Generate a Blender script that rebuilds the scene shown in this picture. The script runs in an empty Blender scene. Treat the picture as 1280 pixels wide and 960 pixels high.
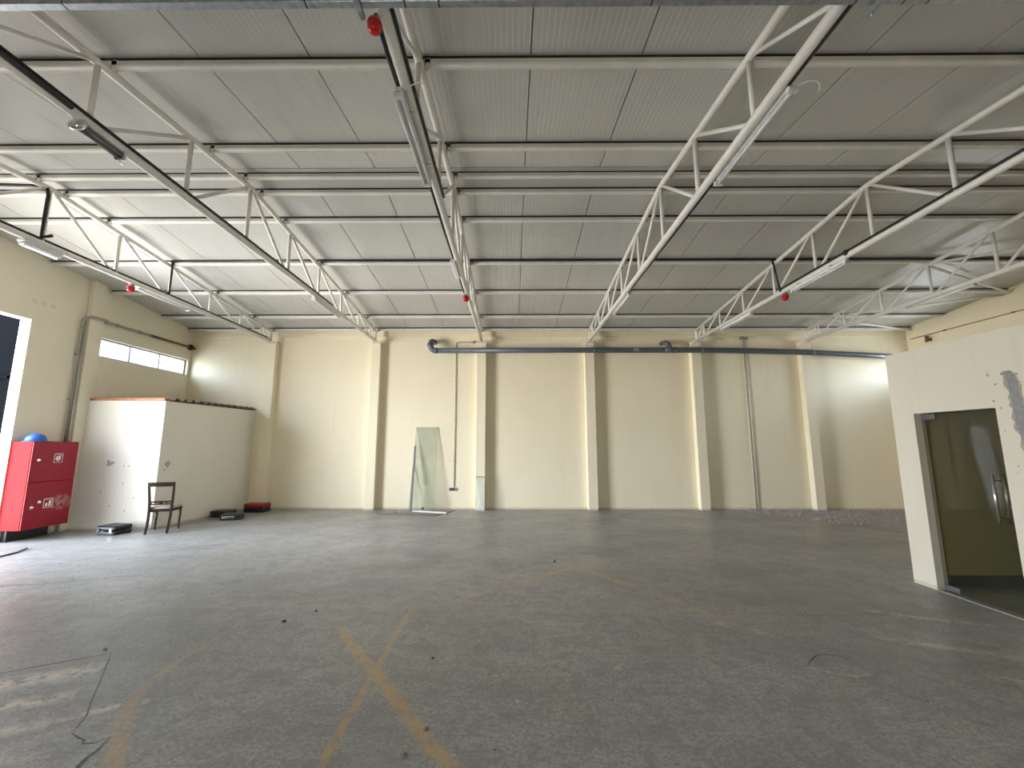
import bpy, math, random
from mathutils import Vector, Matrix, Euler
random.seed(7)
R = math.radians
scn = bpy.context.scene
COL = scn.collection

# ------------------------------------------------------------------ materials
MATS = {}
class NT:
    """small helper around one material node tree"""
    def __init__(s, name):
        s.m = bpy.data.materials.new(name); s.m.use_nodes = True
        s.t = s.m.node_tree; s.n = s.t.nodes
        s.b = s.n['Principled BSDF']; s.out = s.n['Material Output']
        MATS[name] = s.m
        s.tc = s.n.new('ShaderNodeTexCoord')
        g = s.n.new('ShaderNodeNewGeometry'); s.pos = g.outputs['Position']
    def link(s, a, b): s.t.links.new(a, b)
    def noise(s, scale, detail=4, rough=.55, stretch=None, dist=0):
        v = s.pos
        if stretch:
            mp = s.n.new('ShaderNodeMapping'); mp.inputs['Scale'].default_value = stretch
            s.link(v, mp.inputs['Vector']); v = mp.outputs[0]
        x = s.n.new('ShaderNodeTexNoise'); x.inputs['Scale'].default_value = scale
        x.inputs['Detail'].default_value = detail; x.inputs['Roughness'].default_value = rough
        x.inputs['Distortion'].default_value = dist
        s.link(v, x.inputs['Vector']); return x.outputs['Fac']
    def ramp(s, fac, a, b, ca=(0, 0, 0), cb=(1, 1, 1)):
        r = s.n.new('ShaderNodeValToRGB'); r.color_ramp.elements[0].position = a; r.color_ramp.elements[1].position = b
        r.color_ramp.elements[0].color = (*ca, 1); r.color_ramp.elements[1].color = (*cb, 1)
        s.link(fac, r.inputs[0]); return r.outputs[0]
    def math(s, op, a, b=None):
        x = s.n.new('ShaderNodeMath'); x.operation = op
        for i, v in enumerate((a, b)):
            if v is None: continue
            if isinstance(v, (int, float)): x.inputs[i].default_value = v
            else: s.link(v, x.inputs[i])
        return x.outputs[0]
    def mix(s, fac, a, b, mode='MIX'):
        x = s.n.new('ShaderNodeMix'); x.data_type = 'RGBA'; x.blend_type = mode
        for sock, v in ((x.inputs['Factor'], fac), (x.inputs[6], a), (x.inputs[7], b)):
            if isinstance(v, (int, float)): sock.default_value = v
            elif isinstance(v, tuple): sock.default_value = (*v, 1) if len(v) == 3 else v
            else: s.link(v, sock)
        return x.outputs[2]
    def bump(s, h, strength=.2, dist=.01, normal=None):
        b = s.n.new('ShaderNodeBump'); b.inputs['Strength'].default_value = strength; b.inputs['Distance'].default_value = dist
        s.link(h, b.inputs['Height'])
        if normal: s.link(normal, b.inputs['Normal'])
        s.link(b.outputs[0], s.b.inputs['Normal']); return b.outputs[0]
    def set(s, col=None, rough=.6, metal=0, spec=None):
        if col is not None:
            if isinstance(col, tuple): s.b.inputs['Base Color'].default_value = (*col, 1)
            else: s.link(col, s.b.inputs['Base Color'])
        if isinstance(rough, (int, float)): s.b.inputs['Roughness'].default_value = rough
        else: s.link(rough, s.b.inputs['Roughness'])
        s.b.inputs['Metallic'].default_value = metal
        if spec is not None: s.b.inputs['Specular IOR Level'].default_value = spec
        return s.m

def plain(name, col, rough=.55, metal=0, var=.12, scale=18, bump=0):
    """one colour with a little uneven wear"""
    t = NT(name)
    n = t.noise(scale, 5)
    c = t.mix(t.ramp(n, .3, .75), tuple(v * (1 - var) for v in col), tuple(min(1, v * (1 + var)) for v in col))
    if bump: t.bump(n, bump, .004)
    return t.set(c, rough, metal)

def wall_paint(name, col, dirt=(.42, .38, .28), dirty=.14, streak=True):
    t = NT(name)
    big = t.noise(.55, 5, .6)
    c = t.mix(t.ramp(big, .35, .7), tuple(v * .94 for v in col), col)
    if streak:
        st = t.noise(2.2, 5, .65, (3.5, 3.5, .35))
        c = t.mix(t.math('MULTIPLY', t.ramp(st, .56, .86), dirty), c, dirt)
    sp = t.noise(9, 6, .7)
    c = t.mix(t.math('MULTIPLY', t.ramp(sp, .67, .75), .3), c, dirt)
    # scuffs and splash marks along the foot of the wall
    sx = t.n.new('ShaderNodeSeparateXYZ'); t.link(t.pos, sx.inputs[0])
    low = t.math('LESS_THAN', sx.outputs[2], t.math('MULTIPLY', t.noise(3.5, 6, .75), .09))
    c = t.mix(t.math('MULTIPLY', low, .35), c, (.36, .32, .24))
    fine = t.noise(70, 3)
    t.bump(fine, .06, .003)
    return t.set(c, .62, spec=.35)

CREAM = (.88, .79, .595)
wall_paint('cream_paint', CREAM)
wall_paint('pale_cream_paint', (.74, .69, .575), dirty=.15)
wall_paint('left_wall_paint', (.80, .735, .585), dirty=.12)
wall_paint('store_paint', (.82, .79, .70), dirty=.1)
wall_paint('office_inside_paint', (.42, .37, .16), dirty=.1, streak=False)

def concrete_color(t):
    a = t.noise(.35, 6, .62)
    c = t.mix(t.ramp(a, .36, .64), (.235, .235, .225), (.41, .402, .38))
    b = t.noise(1.1, 8, .7, (.45, 1.2, 1), .6)
    c = t.mix(t.math('MULTIPLY', t.ramp(b, .42, .68), .55), c, (.44, .43, .405))
    d = t.noise(1.7, 7, .72, (.5, 1.5, 1))
    c = t.mix(t.math('MULTIPLY', t.ramp(d, .54, .74), .6), c, (.19, .187, .175))
    e = t.noise(.5, 4, .6)
    c = t.mix(t.math('MULTIPLY', t.ramp(e, .55, .75), .45), c, (.33, .28, .21))
    f = t.noise(14, 6, .75)
    c = t.mix(t.math('MULTIPLY', t.ramp(f, .58, .74), .35), c, (.12, .12, .115))
    g = t.noise(22, 4, .6, (.4, 1.4, 1))
    c = t.mix(t.math('MULTIPLY', t.ramp(g, .66, .72), .5), c, (.46, .45, .42))
    mo = t.noise(38, 7, .82)
    c = t.mix(t.math('MULTIPLY', t.ramp(mo, .46, .58), .68), c, (.15, .148, .138))
    mp_ = t.noise(55, 6, .8)
    c = t.mix(t.math('MULTIPLY', t.ramp(mp_, .52, .64), .42), c, (.52, .51, .48))
    bl = t.noise(5.5, 7, .78, None, .8)
    c = t.mix(t.math('MULTIPLY', t.ramp(bl, .46, .58), .55), c, (.19, .186, .172))
    # fine drag scratches
    s1 = t.noise(6, 6, .7, (.25, 5, 1))
    c = t.mix(t.math('MULTIPLY', t.ramp(s1, .56, .62), .34), c, (.42, .41, .39))
    s2 = t.noise(5, 6, .7, (.3, 6, 1))
    c = t.mix(t.math('MULTIPLY', t.ramp(s2, .57, .63), .45), c, (.10, .10, .095))
    return c
def concrete(name, over=None, worn=(.35, .62), amount=1.0, tint=None):
    t = NT(name); c = concrete_color(t)
    if over:
        at = t.n.new('ShaderNodeAttribute'); at.attribute_name = 'cover'
        w = t.ramp(t.noise(9, 7, .75), worn[0], worn[1])
        k = t.math('MULTIPLY', t.math('MULTIPLY', w, at.outputs['Fac']), amount)
        c = t.mix(k, c, over)
    h = t.noise(30, 6, .7)
    t.bump(h, .22, .006)
    rg = t.ramp(t.noise(1.3, 5), .3, .7, (.34,) * 3, (.54,) * 3)
    return t.set(c, rg, spec=.5)
concrete('concrete_floor')
concrete('yellow_line_paint', (.50, .32, .12), (.30, .62), .85)
concrete('faded_line_paint', (.46, .34, .17), (.40, .70), .5)
concrete('pale_scrape', (.62, .56, .47), (.44, .52), .95)
concrete('floor_crack', (.03, .03, .03), (.0, .12), .95)

t = NT('roof_panel')      # pale coated steel skin with fine pressed ribs running down the slope
sx = t.n.new('ShaderNodeSeparateXYZ'); t.link(t.pos, sx.inputs[0])
ph = t.math('FRACT', t.math('MULTIPLY', sx.outputs[0], 20.4))
rib = t.ramp(ph, .0, .22)
big = t.noise(.5, 4)
c = t.mix(t.ramp(big, .3, .7), (.46, .458, .437), (.53, .528, .50))
c = t.mix(t.math('MULTIPLY', t.ramp(t.noise(3, 5, .6, (4, .3, 1)), .55, .8), .3), c, (.27, .265, .245))
t.bump(rib, .6, .005)
t.set(c, .30, 0, .6)

plain('white_steel', (.80, .785, .74), .38, 0, .06, 7)
plain('purlin_steel', (.74, .725, .67), .42, 0, .08, 5)
plain('ridge_steel', (.46, .455, .43), .4, 0, .05, 3)
plain('galvanised', (.42, .45, .48), .36, .75, .25, 26)
plain('galvanised_dull', (.34, .35, .36), .45, .6, .2, 30)
plain('black_cable', (.012, .012, .013), .45)
plain('black_plastic', (.018, .02, .024), .32)
plain('red_plastic', (.55, .008, .012), .22, 0, .1)
plain('red_case_plastic', (.30, .015, .018), .4)
plain('grey_pvc', (.085, .10, .125), .38, 0, .15, 6)
plain('lamp_body', (.72, .73, .74), .35)
plain('lamp_cover', (.88, .88, .90), .2)
plain('lamp_tube', (.74, .75, .76), .16)
plain('dark_lamp_body', (.11, .115, .12), .35)
plain('dark_wood', (.024, .009, .006), .3, 0, .4, 30)
plain('seat_fabric', (.42, .38, .33), .9, 0, .12, 60)
plain('blue_plastic', (.03, .12, .42), .35)
plain('dark_gate', (.0022, .003, .0045), .8)
MATS['dark_gate'].node_tree.nodes['Principled BSDF'].inputs['Specular IOR Level'].default_value = .01
plain('chrome', (.75, .76, .77), .12, 1, .03)
plain('aluminium', (.34, .36, .37), .35, .85)
plain('window_aluminium', (.38, .38, .39), .4, .5)
plain('strip_grey', (.16, .165, .17), .45)
plain('conduit_paint', (.50, .465, .40), .5)
plain('pale_conduit', (.62, .59, .52), .45)
plain('pipe_grey', (.36, .345, .31), .4, .2)
plain('white_mark', (.80, .78, .78), .5)
plain('white_board', (.82, .82, .80), .5, 0, .04)
plain('brown_edge', (.16, .09, .06), .6)
plain('cement', (.29, .285, .29), .85, 0, .15, 22, .3)
plain('cement_crumbled', (.42, .38, .31), .9, 0, .45, 40, .5)
plain('grey_patch', (.40, .40, .42), .8, 0, .2, 30)
plain('stone', (.18, .175, .165), .85, 0, .35, 60, .3)
plain('dark_stone', (.04, .038, .036), .8, 0, .3, 60, .3)
plain('pale_debris', (.50, .49, .47), .7, 0, .1)
plain('screed_debris', (.40, .365, .335), .9, 0, .35, 30, .4)
plain('facade_paint', (.30, .33, .37), .7, 0, .05, 2)
plain('facade_steel', (.40, .45, .52), .5)
plain('facade_glass', (.16, .2, .26), .15)
plain('plywood', (.23, .22, .205), .6, 0, .1)
plain('skirting_tile', (.055, .052, .03), .35, 0, .2)
plain('threshold_metal', (.50, .50, .47), .45, .3)

t = NT('rusty_sheet')
c = t.mix(t.ramp(t.noise(5, 6, .7), .35, .65), (.42, .15, .06), (.55, .27, .14))
c = t.mix(t.math('MULTIPLY', t.ramp(t.noise(14, 5), .5, .7), .6), c, (.16, .08, .05))
t.set(c, .7)
t = NT('corrugated_sheet')
c = t.mix(t.ramp(t.noise(4, 6, .7), .35, .65), (.14, .08, .045), (.22, .14, .09))
t.set(c, .6)

t = NT('cabinet_red')
c = t.mix(t.ramp(t.noise(6, 4), .3, .7), (.25, .0012, .004), (.30, .002, .006))
t.set(c, .6, 0, .06)
t = NT('cabinet_front_red')     # lower right corner rubbed pale
sx = t.n.new('ShaderNodeSeparateXYZ'); t.link(t.pos, sx.inputs[0])
c = t.mix(t.ramp(t.noise(6, 4), .3, .7), (.27, .006, .018), (.32, .008, .022))
dy = t.math('DIVIDE', t.math('SUBTRACT', sx.outputs[1], 7.82), .20)
dz = t.math('DIVIDE', t.math('SUBTRACT', sx.outputs[2], .60), .16)
rr = t.math('ADD', t.math('MULTIPLY', dy, dy), t.math('MULTIPLY', dz, dz))
blot = t.math('MULTIPLY', t.ramp(rr, .25, 1.0, (1, 1, 1), (0, 0, 0)), t.ramp(t.noise(16, 6, .7), .42, .58))
c = t.mix(t.math('MULTIPLY', blot, .55), c, (.55, .38, .38))
t.set(c, .42, 0, .3)

def glass(name, tint, gloss=.09, body=0.0, bodycol=(.5, .6, .5)):
    m = bpy.data.materials.new(name); m.use_nodes = True; MATS[name] = m
    n = m.node_tree.nodes; l = m.node_tree.links
    n.remove(n['Principled BSDF'])
    tr = n.new('ShaderNodeBsdfTransparent'); tr.inputs[0].default_value = (*tint, 1)
    gl = n.new('ShaderNodeBsdfGlossy'); gl.inputs['Roughness'].default_value = .02
    df = n.new('ShaderNodeBsdfDiffuse'); df.inputs[0].default_value = (*bodycol, 1)
    fr = n.new('ShaderNodeFresnel'); fr.inputs[0].default_value = 1.45
    noi = n.new('ShaderNodeTexNoise'); noi.inputs['Scale'].default_value = 3
    mu = n.new('ShaderNodeMath'); mu.operation = 'MULTIPLY'; mu.inputs[1].default_value = body * 2
    l.new(noi.outputs['Fac'], mu.inputs[0])
    m1 = n.new('ShaderNodeMixShader'); l.new(mu.outputs[0], m1.inputs[0]); l.new(tr.outputs[0], m1.inputs[1]); l.new(df.outputs[0], m1.inputs[2])
    ge = n.new('ShaderNodeNewGeometry'); iv = n.new('ShaderNodeMath'); iv.operation = 'SUBTRACT'; iv.inputs[0].default_value = 1; l.new(ge.outputs['Backfacing'], iv.inputs[1])
    fm = n.new('ShaderNodeMath'); fm.operation = 'MULTIPLY'; l.new(fr.outputs[0], fm.inputs[0]); l.new(iv.outputs[0], fm.inputs[1])
    m2 = n.new('ShaderNodeMixShader'); l.new(fm.outputs[0], m2.inputs[0]); l.new(m1.outputs[0], m2.inputs[1]); l.new(gl.outputs[0], m2.inputs[2])
    l.new(m2.outputs[0], n['Material Output'].inputs[0])
glass('window_glass', (.72, .77, .81), body=.02)
glass('door_glass', (.90, .89, .80), body=.01)
glass('green_glass', (.93, .95, .925), body=.16, bodycol=(.52, .575, .49))

# ------------------------------------------------------------------ mesh builder
class MB:
    def __init__(s): s.v = []; s.f = []; s.sm = []; s.mi = []; s.cov = {}
    def add(s, vs, fs, smooth=False, mi=0):
        o = len(s.v); s.v += [tuple(p) for p in vs]
        for f in fs: s.f.append([o + i for i in f]); s.sm.append(smooth); s.mi.append(mi)
        return o
    def box(s, x0, y0, z0, x1, y1, z1, mi=0, M=None):
        p = [Vector((x, y, z)) for z in (z0, z1) for y in (y0, y1) for x in (x0, x1)]
        if M: p = [M @ q for q in p]
        s.add(p, [(0, 2, 3, 1), (4, 5, 7, 6), (0, 1, 5, 4), (2, 6, 7, 3), (0, 4, 6, 2), (1, 3, 7, 5)], False, mi); return s
    def bbox(s, x0, y0, z0, x1, y1, z1, b=.005, mi=0, M=None):
        """box with chamfered edges"""
        cx, cy, cz = (x0 + x1) / 2, (y0 + y1) / 2, (z0 + z1) / 2
        hx, hy, hz = abs(x1 - x0) / 2, abs(y1 - y0) / 2, abs(z1 - z0) / 2
        b = min(b, hx * .9, hy * .9, hz * .9)
        vs = []; idx = {}
        for sx_ in (-1, 1):
            for sy_ in (-1, 1):
                for sz_ in (-1, 1):
                    for ax in range(3):
                        h = [hx - b, hy - b, hz - b]; h[ax] += b
                        idx[(sx_, sy_, sz_, ax)] = len(vs)
                        vs.append(Vector((cx + sx_ * h[0], cy + sy_ * h[1], cz + sz_ * h[2])))
        fs = []
        sg = (-1, 1)
        for ax in range(3):
            o1, o2 = [a for a in range(3) if a != ax]
            for sA in sg:
                q = []
                for a, b2 in ((-1, -1), (1, -1), (1, 1), (-1, 1)):
                    k = [0, 0, 0]; k[ax] = sA; k[o1] = a; k[o2] = b2; q.append(idx[(*k, ax)])
                fs.append(q)
        for ax in range(3):
            o1, o2 = [a for a in range(3) if a != ax]
            for a in sg:
                for b2 in sg:
                    k1 = [0, 0, 0]; k2 = [0, 0, 0]
                    k1[ax] = -1; k2[ax] = 1; k1[o1] = k2[o1] = a; k1[o2] = k2[o2] = b2
                    fs.append([idx[(*k1, o1)], idx[(*k2, o1)], idx[(*k2, o2)], idx[(*k1, o2)]])
        for k in idx:
            if k[3] == 0: fs.append([idx[(*k[:3], a)] for a in range(3)])
        if M: vs = [M @ v for v in vs]
        s.add(vs, fs, False, mi); return s
    def tube(s, pts, r, n=12, mi=0, caps=True, closed=False):
        pts = [Vector(p) for p in pts]
        rs = r if isinstance(r, (list, tuple)) else [r] * len(pts)
        N = len(pts); rings = []
        up = None
        for i, p in enumerate(pts):
            a = pts[i - 1] if (i or closed) else p; b = pts[(i + 1) % N] if (i < N - 1 or closed) else p
            d = ((p - a).normalized() if (p - a).length > 1e-9 else Vector()) + ((b - p).normalized() if (b - p).length > 1e-9 else Vector())
            d.normalize()
            if up is None:
                up = Vector((0, 0, 1)) if abs(d.z) < .9 else Vector((1, 0, 0))
            u = d.cross(up).normalized(); w = u.cross(d).normalized(); up = w
            rings.append([p + (u * math.cos(2 * math.pi * k / n) + w * math.sin(2 * math.pi * k / n)) * rs[i] for k in range(n)])
        o = s.add([q for rg in rings for q in rg], [], True)
        M_ = N if closed else N - 1
        for i in range(M_):
            j = (i + 1) % N
            for k in range(n):
                k2 = (k + 1) % n
                s.f.append([o + i * n + k, o + i * n + k2, o + j * n + k2, o + j * n + k]); s.sm.append(True); s.mi.append(mi)
        if caps and not closed:
            s.f.append([o + k for k in reversed(range(n))]); s.sm.append(False); s.mi.append(mi)
            s.f.append([o + (N - 1) * n + k for k in range(n)]); s.sm.append(False); s.mi.append(mi)
        return s
    def lathe(s, prof, n=20, M=None, mi=0):
        """prof: list of (radius, height) round local Z"""
        M = M or Matrix()
        rows = [[M @ Vector((r * math.cos(2 * math.pi * k / n), r * math.sin(2 * math.pi * k / n), h)) for k in range(n)] for r, h in prof]
        o = s.add([q for rw in rows for q in rw], [])
        for i in range(len(prof) - 1):
            for k in range(n):
                k2 = (k + 1) % n
                s.f.append([o + i * n + k, o + i * n + k2, o + (i + 1) * n + k2, o + (i + 1) * n + k]); s.sm.append(True); s.mi.append(mi)
        s.f.append([o + k for k in reversed(range(n))]); s.sm.append(False); s.mi.append(mi)
        e = o + (len(prof) - 1) * n
        s.f.append([e + k for k in range(n)]); s.sm.append(False); s.mi.append(mi)
        return s
    def prism(s, poly, axis, a, b, mi=0, M=None):
        """extrude a 2-D outline along axis 'x','y' or 'z' from a to b"""
        def P(p, h):
            v = {'x': (h, p[0], p[1]), 'y': (p[0], h, p[1]), 'z': (p[0], p[1], h)}[axis]
            v = Vector(v); return M @ v if M else v
        n = len(poly)
        vs = [P(p, a) for p in poly] + [P(p, b) for p in poly]
        fs = [list(reversed(range(n))), list(range(n, 2 * n))] + [[i, (i + 1) % n, n + (i + 1) % n, n + i] for i in range(n)]
        s.add(vs, fs, False, mi); return s
    def build(s, name, mats, parent=None):
        me = bpy.data.meshes.new(name); me.from_pydata(s.v, [], s.f)
        for m in (mats if isinstance(mats, (list, tuple)) else [mats]): me.materials.append(MATS[m])
        me.polygons.foreach_set('use_smooth', s.sm); me.polygons.foreach_set('material_index', s.mi)
        if s.cov:
            at = me.attributes.new('cover', 'FLOAT', 'POINT')
            for i, v in s.cov.items(): at.data[i].value = v
        me.update()
        import bmesh
        bm = bmesh.new(); bm.from_mesh(me); bmesh.ops.recalc_face_normals(bm, faces=bm.faces); bm.to_mesh(me); bm.free()
        o = bpy.data.objects.new(name, me); COL.objects.link(o)
        if parent:
            o.parent = parent
            if parent.get('_at'): pass
        return o
def tag(o, label, cat, group=None, kind=None):
    o['label'] = label; o['category'] = cat
    if group: o['group'] = group
    if kind: o['kind'] = kind
    return o
def empty(name, loc, rz=0, label=None, cat=None, group=None, kind=None):
    o = bpy.data.objects.new(name, None); COL.objects.link(o); o.location = loc; o.rotation_euler = (0, 0, rz)
    o.empty_display_size = .1
    return tag(o, label, cat, group, kind)
def copy_tree(src, parent=None):
    c = src.copy(); COL.objects.link(c)
    if parent: c.parent = parent
    for ch in list(src.children): copy_tree(ch, c)
    return c

# ------------------------------------------------------------------ dimensions (metres; camera at the origin, y into the hall)
YB, YF, XL, XR = 10.98, -.45, -8.69, 10.62
RY, RK = 5.30, .10
def ceil_z(y): return 5.276 - RK * abs(y - RY)
def chord_z(y): return 5.165 - RK * abs(y - RY)
ZB = 4.36
TX = [-6.42, -3.62, -.81, 2.05, 4.87, 7.76]
ORD = ['first', 'second', 'third', 'fourth', 'fifth', 'sixth']

# ------------------------------------------------------------------ floor
fl = MB()
fl.box(-9.1, YF - .5, -.15, XR + .2, YB + .2, 0)
def strip(pts, w, mi, z=.0012, soft=.45, cov=1.0, ends=False):
    """worn paint line: three to five rows across, coverage fading at the edges"""
    P = [Vector((*p, 0)) for p in pts]
    # subdivide
    Q = [P[0]]
    for a, b in zip(P, P[1:]):
        k = max(1, int((b - a).length / .12))
        Q += [a.lerp(b, i / k) for i in range(1, k + 1)]
    n = len(Q); base = len(fl.v)
    offs = (-.5, -.5 + .5 * soft, .5 - .5 * soft, .5); cv = (0, 1, 1, 0)
    for i, q in enumerate(Q):
        d = (Q[min(i + 1, n - 1)] - Q[max(i - 1, 0)]).normalized(); nn = Vector((-d.y, d.x, 0))
        ww = w[0] + (w[1] - w[0]) * i / (n - 1) if isinstance(w, tuple) else w
        c_ = cov[0] + (cov[1] - cov[0]) * i / (n - 1) if isinstance(cov, tuple) else cov
        for o_, c in zip(offs, cv):
            fl.cov[len(fl.v)] = c * c_ * (1 if 0 < i < n - 1 else .4)
            p = q + nn * o_ * ww; fl.v.append((p.x, p.y, z))
    for i in range(n - 1):
        for k in range(3):
            a = base + i * 4 + k
            fl.f.append([a, a + 1, a + 5, a + 4]); fl.sm.append(False); fl.mi.append(mi)
strip([(-1.574, 4.067), (-1.164, 3.49), (-.993, 3.292), (-.737, 2.944), (-.508, 2.627), (-.315, 2.398), (-.1, 2.13), (.2, 1.75)], (.115, .13), 1, z=.0004, cov=.95)
strip([(-.986, 4.502), (-1.026, 4.4), (-1.012, 3.864), (-1.005, 3.403), (-1.003, 3.13), (-1.0, 2.892), (-.999, 2.65), (-.992, 2.434), (-.97, 2.1), (-.95, 1.7)], (.055, .075), 1, z=.0006, cov=.9)
strip([(.86, 5.91), (.329, 5.514), (-.195, 5.06), (-.642, 4.655), (-.972, 4.512)], (.12, .08), 1, z=.0005, cov=(.95, .5))
strip([(.86, 5.91), (1.129, 5.574), (1.432, 5.125), (1.757, 4.672), (1.947, 4.381), (2.107, 3.947)], (.12, .11), 1, z=.0007, cov=(.9, .4))
strip([(-2.50, 4.30), (-2.534, 3.994), (-2.544, 3.758), (-2.563, 3.416), (-2.53, 3.133)], (.045, .075), 1, z=.0004, cov=(.5, .8))
strip([(-2.55, 3.168), (-2.471, 2.957), (-2.375, 2.797), (-2.214, 2.589), (-2.043, 2.359), (-1.8, 2.0), (-1.6, 1.7)], (.10, .17), 1, z=.0006, cov=(.6, .9))
strip([(-4.045, 4.544), (-2.432, 4.534), (-.97, 4.502), (1.52, 4.458), (3.157, 4.409), (4.6, 4.38)], .06, 2, z=.0003, cov=.95)
strip([(-4.579, 6.371), (-2.787, 6.315), (1.974, 6.219), (3.487, 6.177)], .055, 2, z=.0003, cov=.7)
# saw-cut and broken slab corner at the near left, with pale scrapes on the slab
strip([(-4.6, 2.74), (-3.917, 3.149), (-3.719, 3.263), (-3.469, 3.409), (-3.189, 3.558)], .016, 4, z=.0010, soft=.3)
strip([(-3.189, 3.558), (-2.945, 3.237), (-2.736, 2.955), (-2.61, 2.795), (-2.566, 2.701), (-2.546, 2.646)], .012, 4, z=.0011, soft=.3, cov=.8)
strip([(-2.546, 2.646), (-2.468, 2.607), (-2.401, 2.581), (-2.389, 2.556), (-2.328, 2.563), (-2.282, 2.608)], .013, 4, z=.0012, soft=.3)
strip([(-2.282, 2.608), (-2.256, 2.508), (-2.258, 2.45), (-2.234, 2.374), (-2.153, 2.259)], (.02, .035), 4, z=.0013, soft=.3)
for a, b, w in (((-3.75, 3.0), (-3.05, 3.33), .30), ((-3.5, 2.75), (-2.9, 3.0), .20), ((-3.3, 2.5), (-2.75, 2.72), .14), ((-3.0, 2.3), (-2.55, 2.45), .12), ((-3.7, 2.75), (-3.3, 2.9), .16), ((-2.75, 2.75), (-2.35, 2.95), .10)):
    strip([a, ((a[0] + b[0]) / 2, (a[1] + b[1]) / 2 + .02), b], w, 3, z=.0004, soft=.9, cov=.9)
# long hairline cracks further back and a shallow round mark on the right
strip([(-6.783, 6.228), (-6.104, 6.36), (-5.433, 6.684), (-5.068, 7.205)], .03, 4, z=.0005, cov=.5)
strip([(-6.4, 5.1), (-6.028, 5.142), (-5.683, 5.173), (-5.331, 5.291), (-4.829, 5.542)], .024, 4, z=.0005, cov=.7)
for k in range(5):
    strip([(-5.3 + k * .06, 6.75 + k * .09), (-5.1 + k * .05, 6.95 + k * .07), (-4.75 + k * .03, 6.85 + k * .12)], .03, 4, z=.0005 + k * .00005, soft=.9, cov=.6)
strip([(3.6, 8.6), (4.3, 8.0), (5.3, 7.6)], .03, 4, z=.0005, cov=.4)
strip([(2.20, 3.40), (2.30, 3.49), (2.40, 3.57), (2.50, 3.585), (2.62, 3.53)], .018, 4, z=.0005, cov=.8)
strip([(2.20, 3.40), (2.32, 3.32), (2.46, 3.27), (2.6, 3.30)], .035, 3, z=.0005, cov=.6)
for a, b, w in (((3.1, 3.9), (4.4, 3.4), .14), ((3.4, 3.3), (4.6, 2.8), .2), ((1.9, 4.2), (2.3, 3.9), .16), ((3.5, 4.5), (4.5, 4.1), .12), ((.74, 3.36), (.84, 3.44), .08), ((1.05, 4.22), (1.15, 4.25), .05)):
    strip([a, ((a[0] + b[0]) / 2, (a[1] + b[1]) / 2 - .03), b], w, 3, z=.0004, soft=.9, cov=.5)
fo = fl.build('floor', ['concrete_floor', 'yellow_line_paint', 'faded_line_paint', 'pale_scrape', 'floor_crack'])
tag(fo, 'bare grey concrete floor with worn yellow lines and cracks', 'floor', kind='structure')

# ------------------------------------------------------------------ roof skin: ribbed panels with open joints, ridge trim
def roof_side(mb, y0, y1, x_first, w=.985):
    xs = [XL - .25]; x = x_first - 12 * w
    while x < XR + .25:
        if x > XL - .2: xs.append(x)
        x += w
    xs.append(XR + .25)
    g = .0055
    for a, b in zip(xs, xs[1:]):
        vs = []
        for X in (a + g, b - g):
            for y in (y0, y1):
                vs += [(X, y, ceil_z(y)), (X, y, ceil_z(y) + .05)]
        mb.add(vs, [(0, 4, 6, 2), (1, 3, 7, 5), (0, 2, 3, 1), (4, 5, 7, 6), (0, 1, 5, 4), (2, 6, 7, 3)])
    mb.add([(XL - .25, y0, ceil_z(y0) + .055), (XR + .25, y0, ceil_z(y0) + .055), (XR + .25, y1, ceil_z(y1) + .055), (XL - .25, y1, ceil_z(y1) + .055),
            (XL - .25, y0, ceil_z(y0) + .12), (XR + .25, y0, ceil_z(y0) + .12), (XR + .25, y1, ceil_z(y1) + .12), (XL - .25, y1, ceil_z(y1) + .12)],
           [(0, 1, 2, 3), (4, 7, 6, 5), (0, 4, 5, 1), (1, 5, 6, 2), (2, 6, 7, 3), (3, 7, 4, 0)], mi=1)
rf = MB()
roof_side(rf, YF - .3, RY - .03, .17)
roof_side(rf, RY + .03, YB + .3, .17)
rf.box(XL - .25, RY - .04, 5.30, XR + .25, RY + .04, 5.40, mi=1)
tag(rf.build('ceiling', ['roof_panel', 'galvanised_dull']), 'pale ribbed metal roof panels over the whole hall', 'ceiling', kind='structure')
rt = MB()
for sgn in (-1, 1):
    rt.add([(XL, RY, 5.268), (XR, RY, 5.268), (XR, RY + sgn * .30, 5.239), (XL, RY + sgn * .30, 5.239),
            (XL, RY, 5.272), (XR, RY, 5.272), (XR, RY + sgn * .30, 5.244), (XL, RY + sgn * .30, 5.244)],
           [(0, 1, 2, 3), (4, 7, 6, 5), (0, 4, 5, 1), (1, 5, 6, 2), (2, 6, 7, 3), (3, 7, 4, 0)])
tag(rt.build('trim_1', 'ridge_steel'), 'pale folded metal strip under the roof ridge', 'ridge trim', kind='structure')

# ------------------------------------------------------------------ walls
w = MB(); w.box(XL - .2, YB, -.1, XR + .2, YB + .2, 4.95)
tag(w.build('wall_back', 'cream_paint'), 'long cream painted back wall with shallow columns', 'wall', kind='structure')
w = MB(); w.box(XL + .002, YB - .035, 4.52, XR - .002, YB - .001, 4.765)
w.box(XL + .002, YB - .05, 4.655, XR - .002, YB - .036, 4.70)
tag(w.build('trim_2', 'cream_paint'), 'cream ring beam along the top of the back wall', 'beam', kind='structure')

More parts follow.
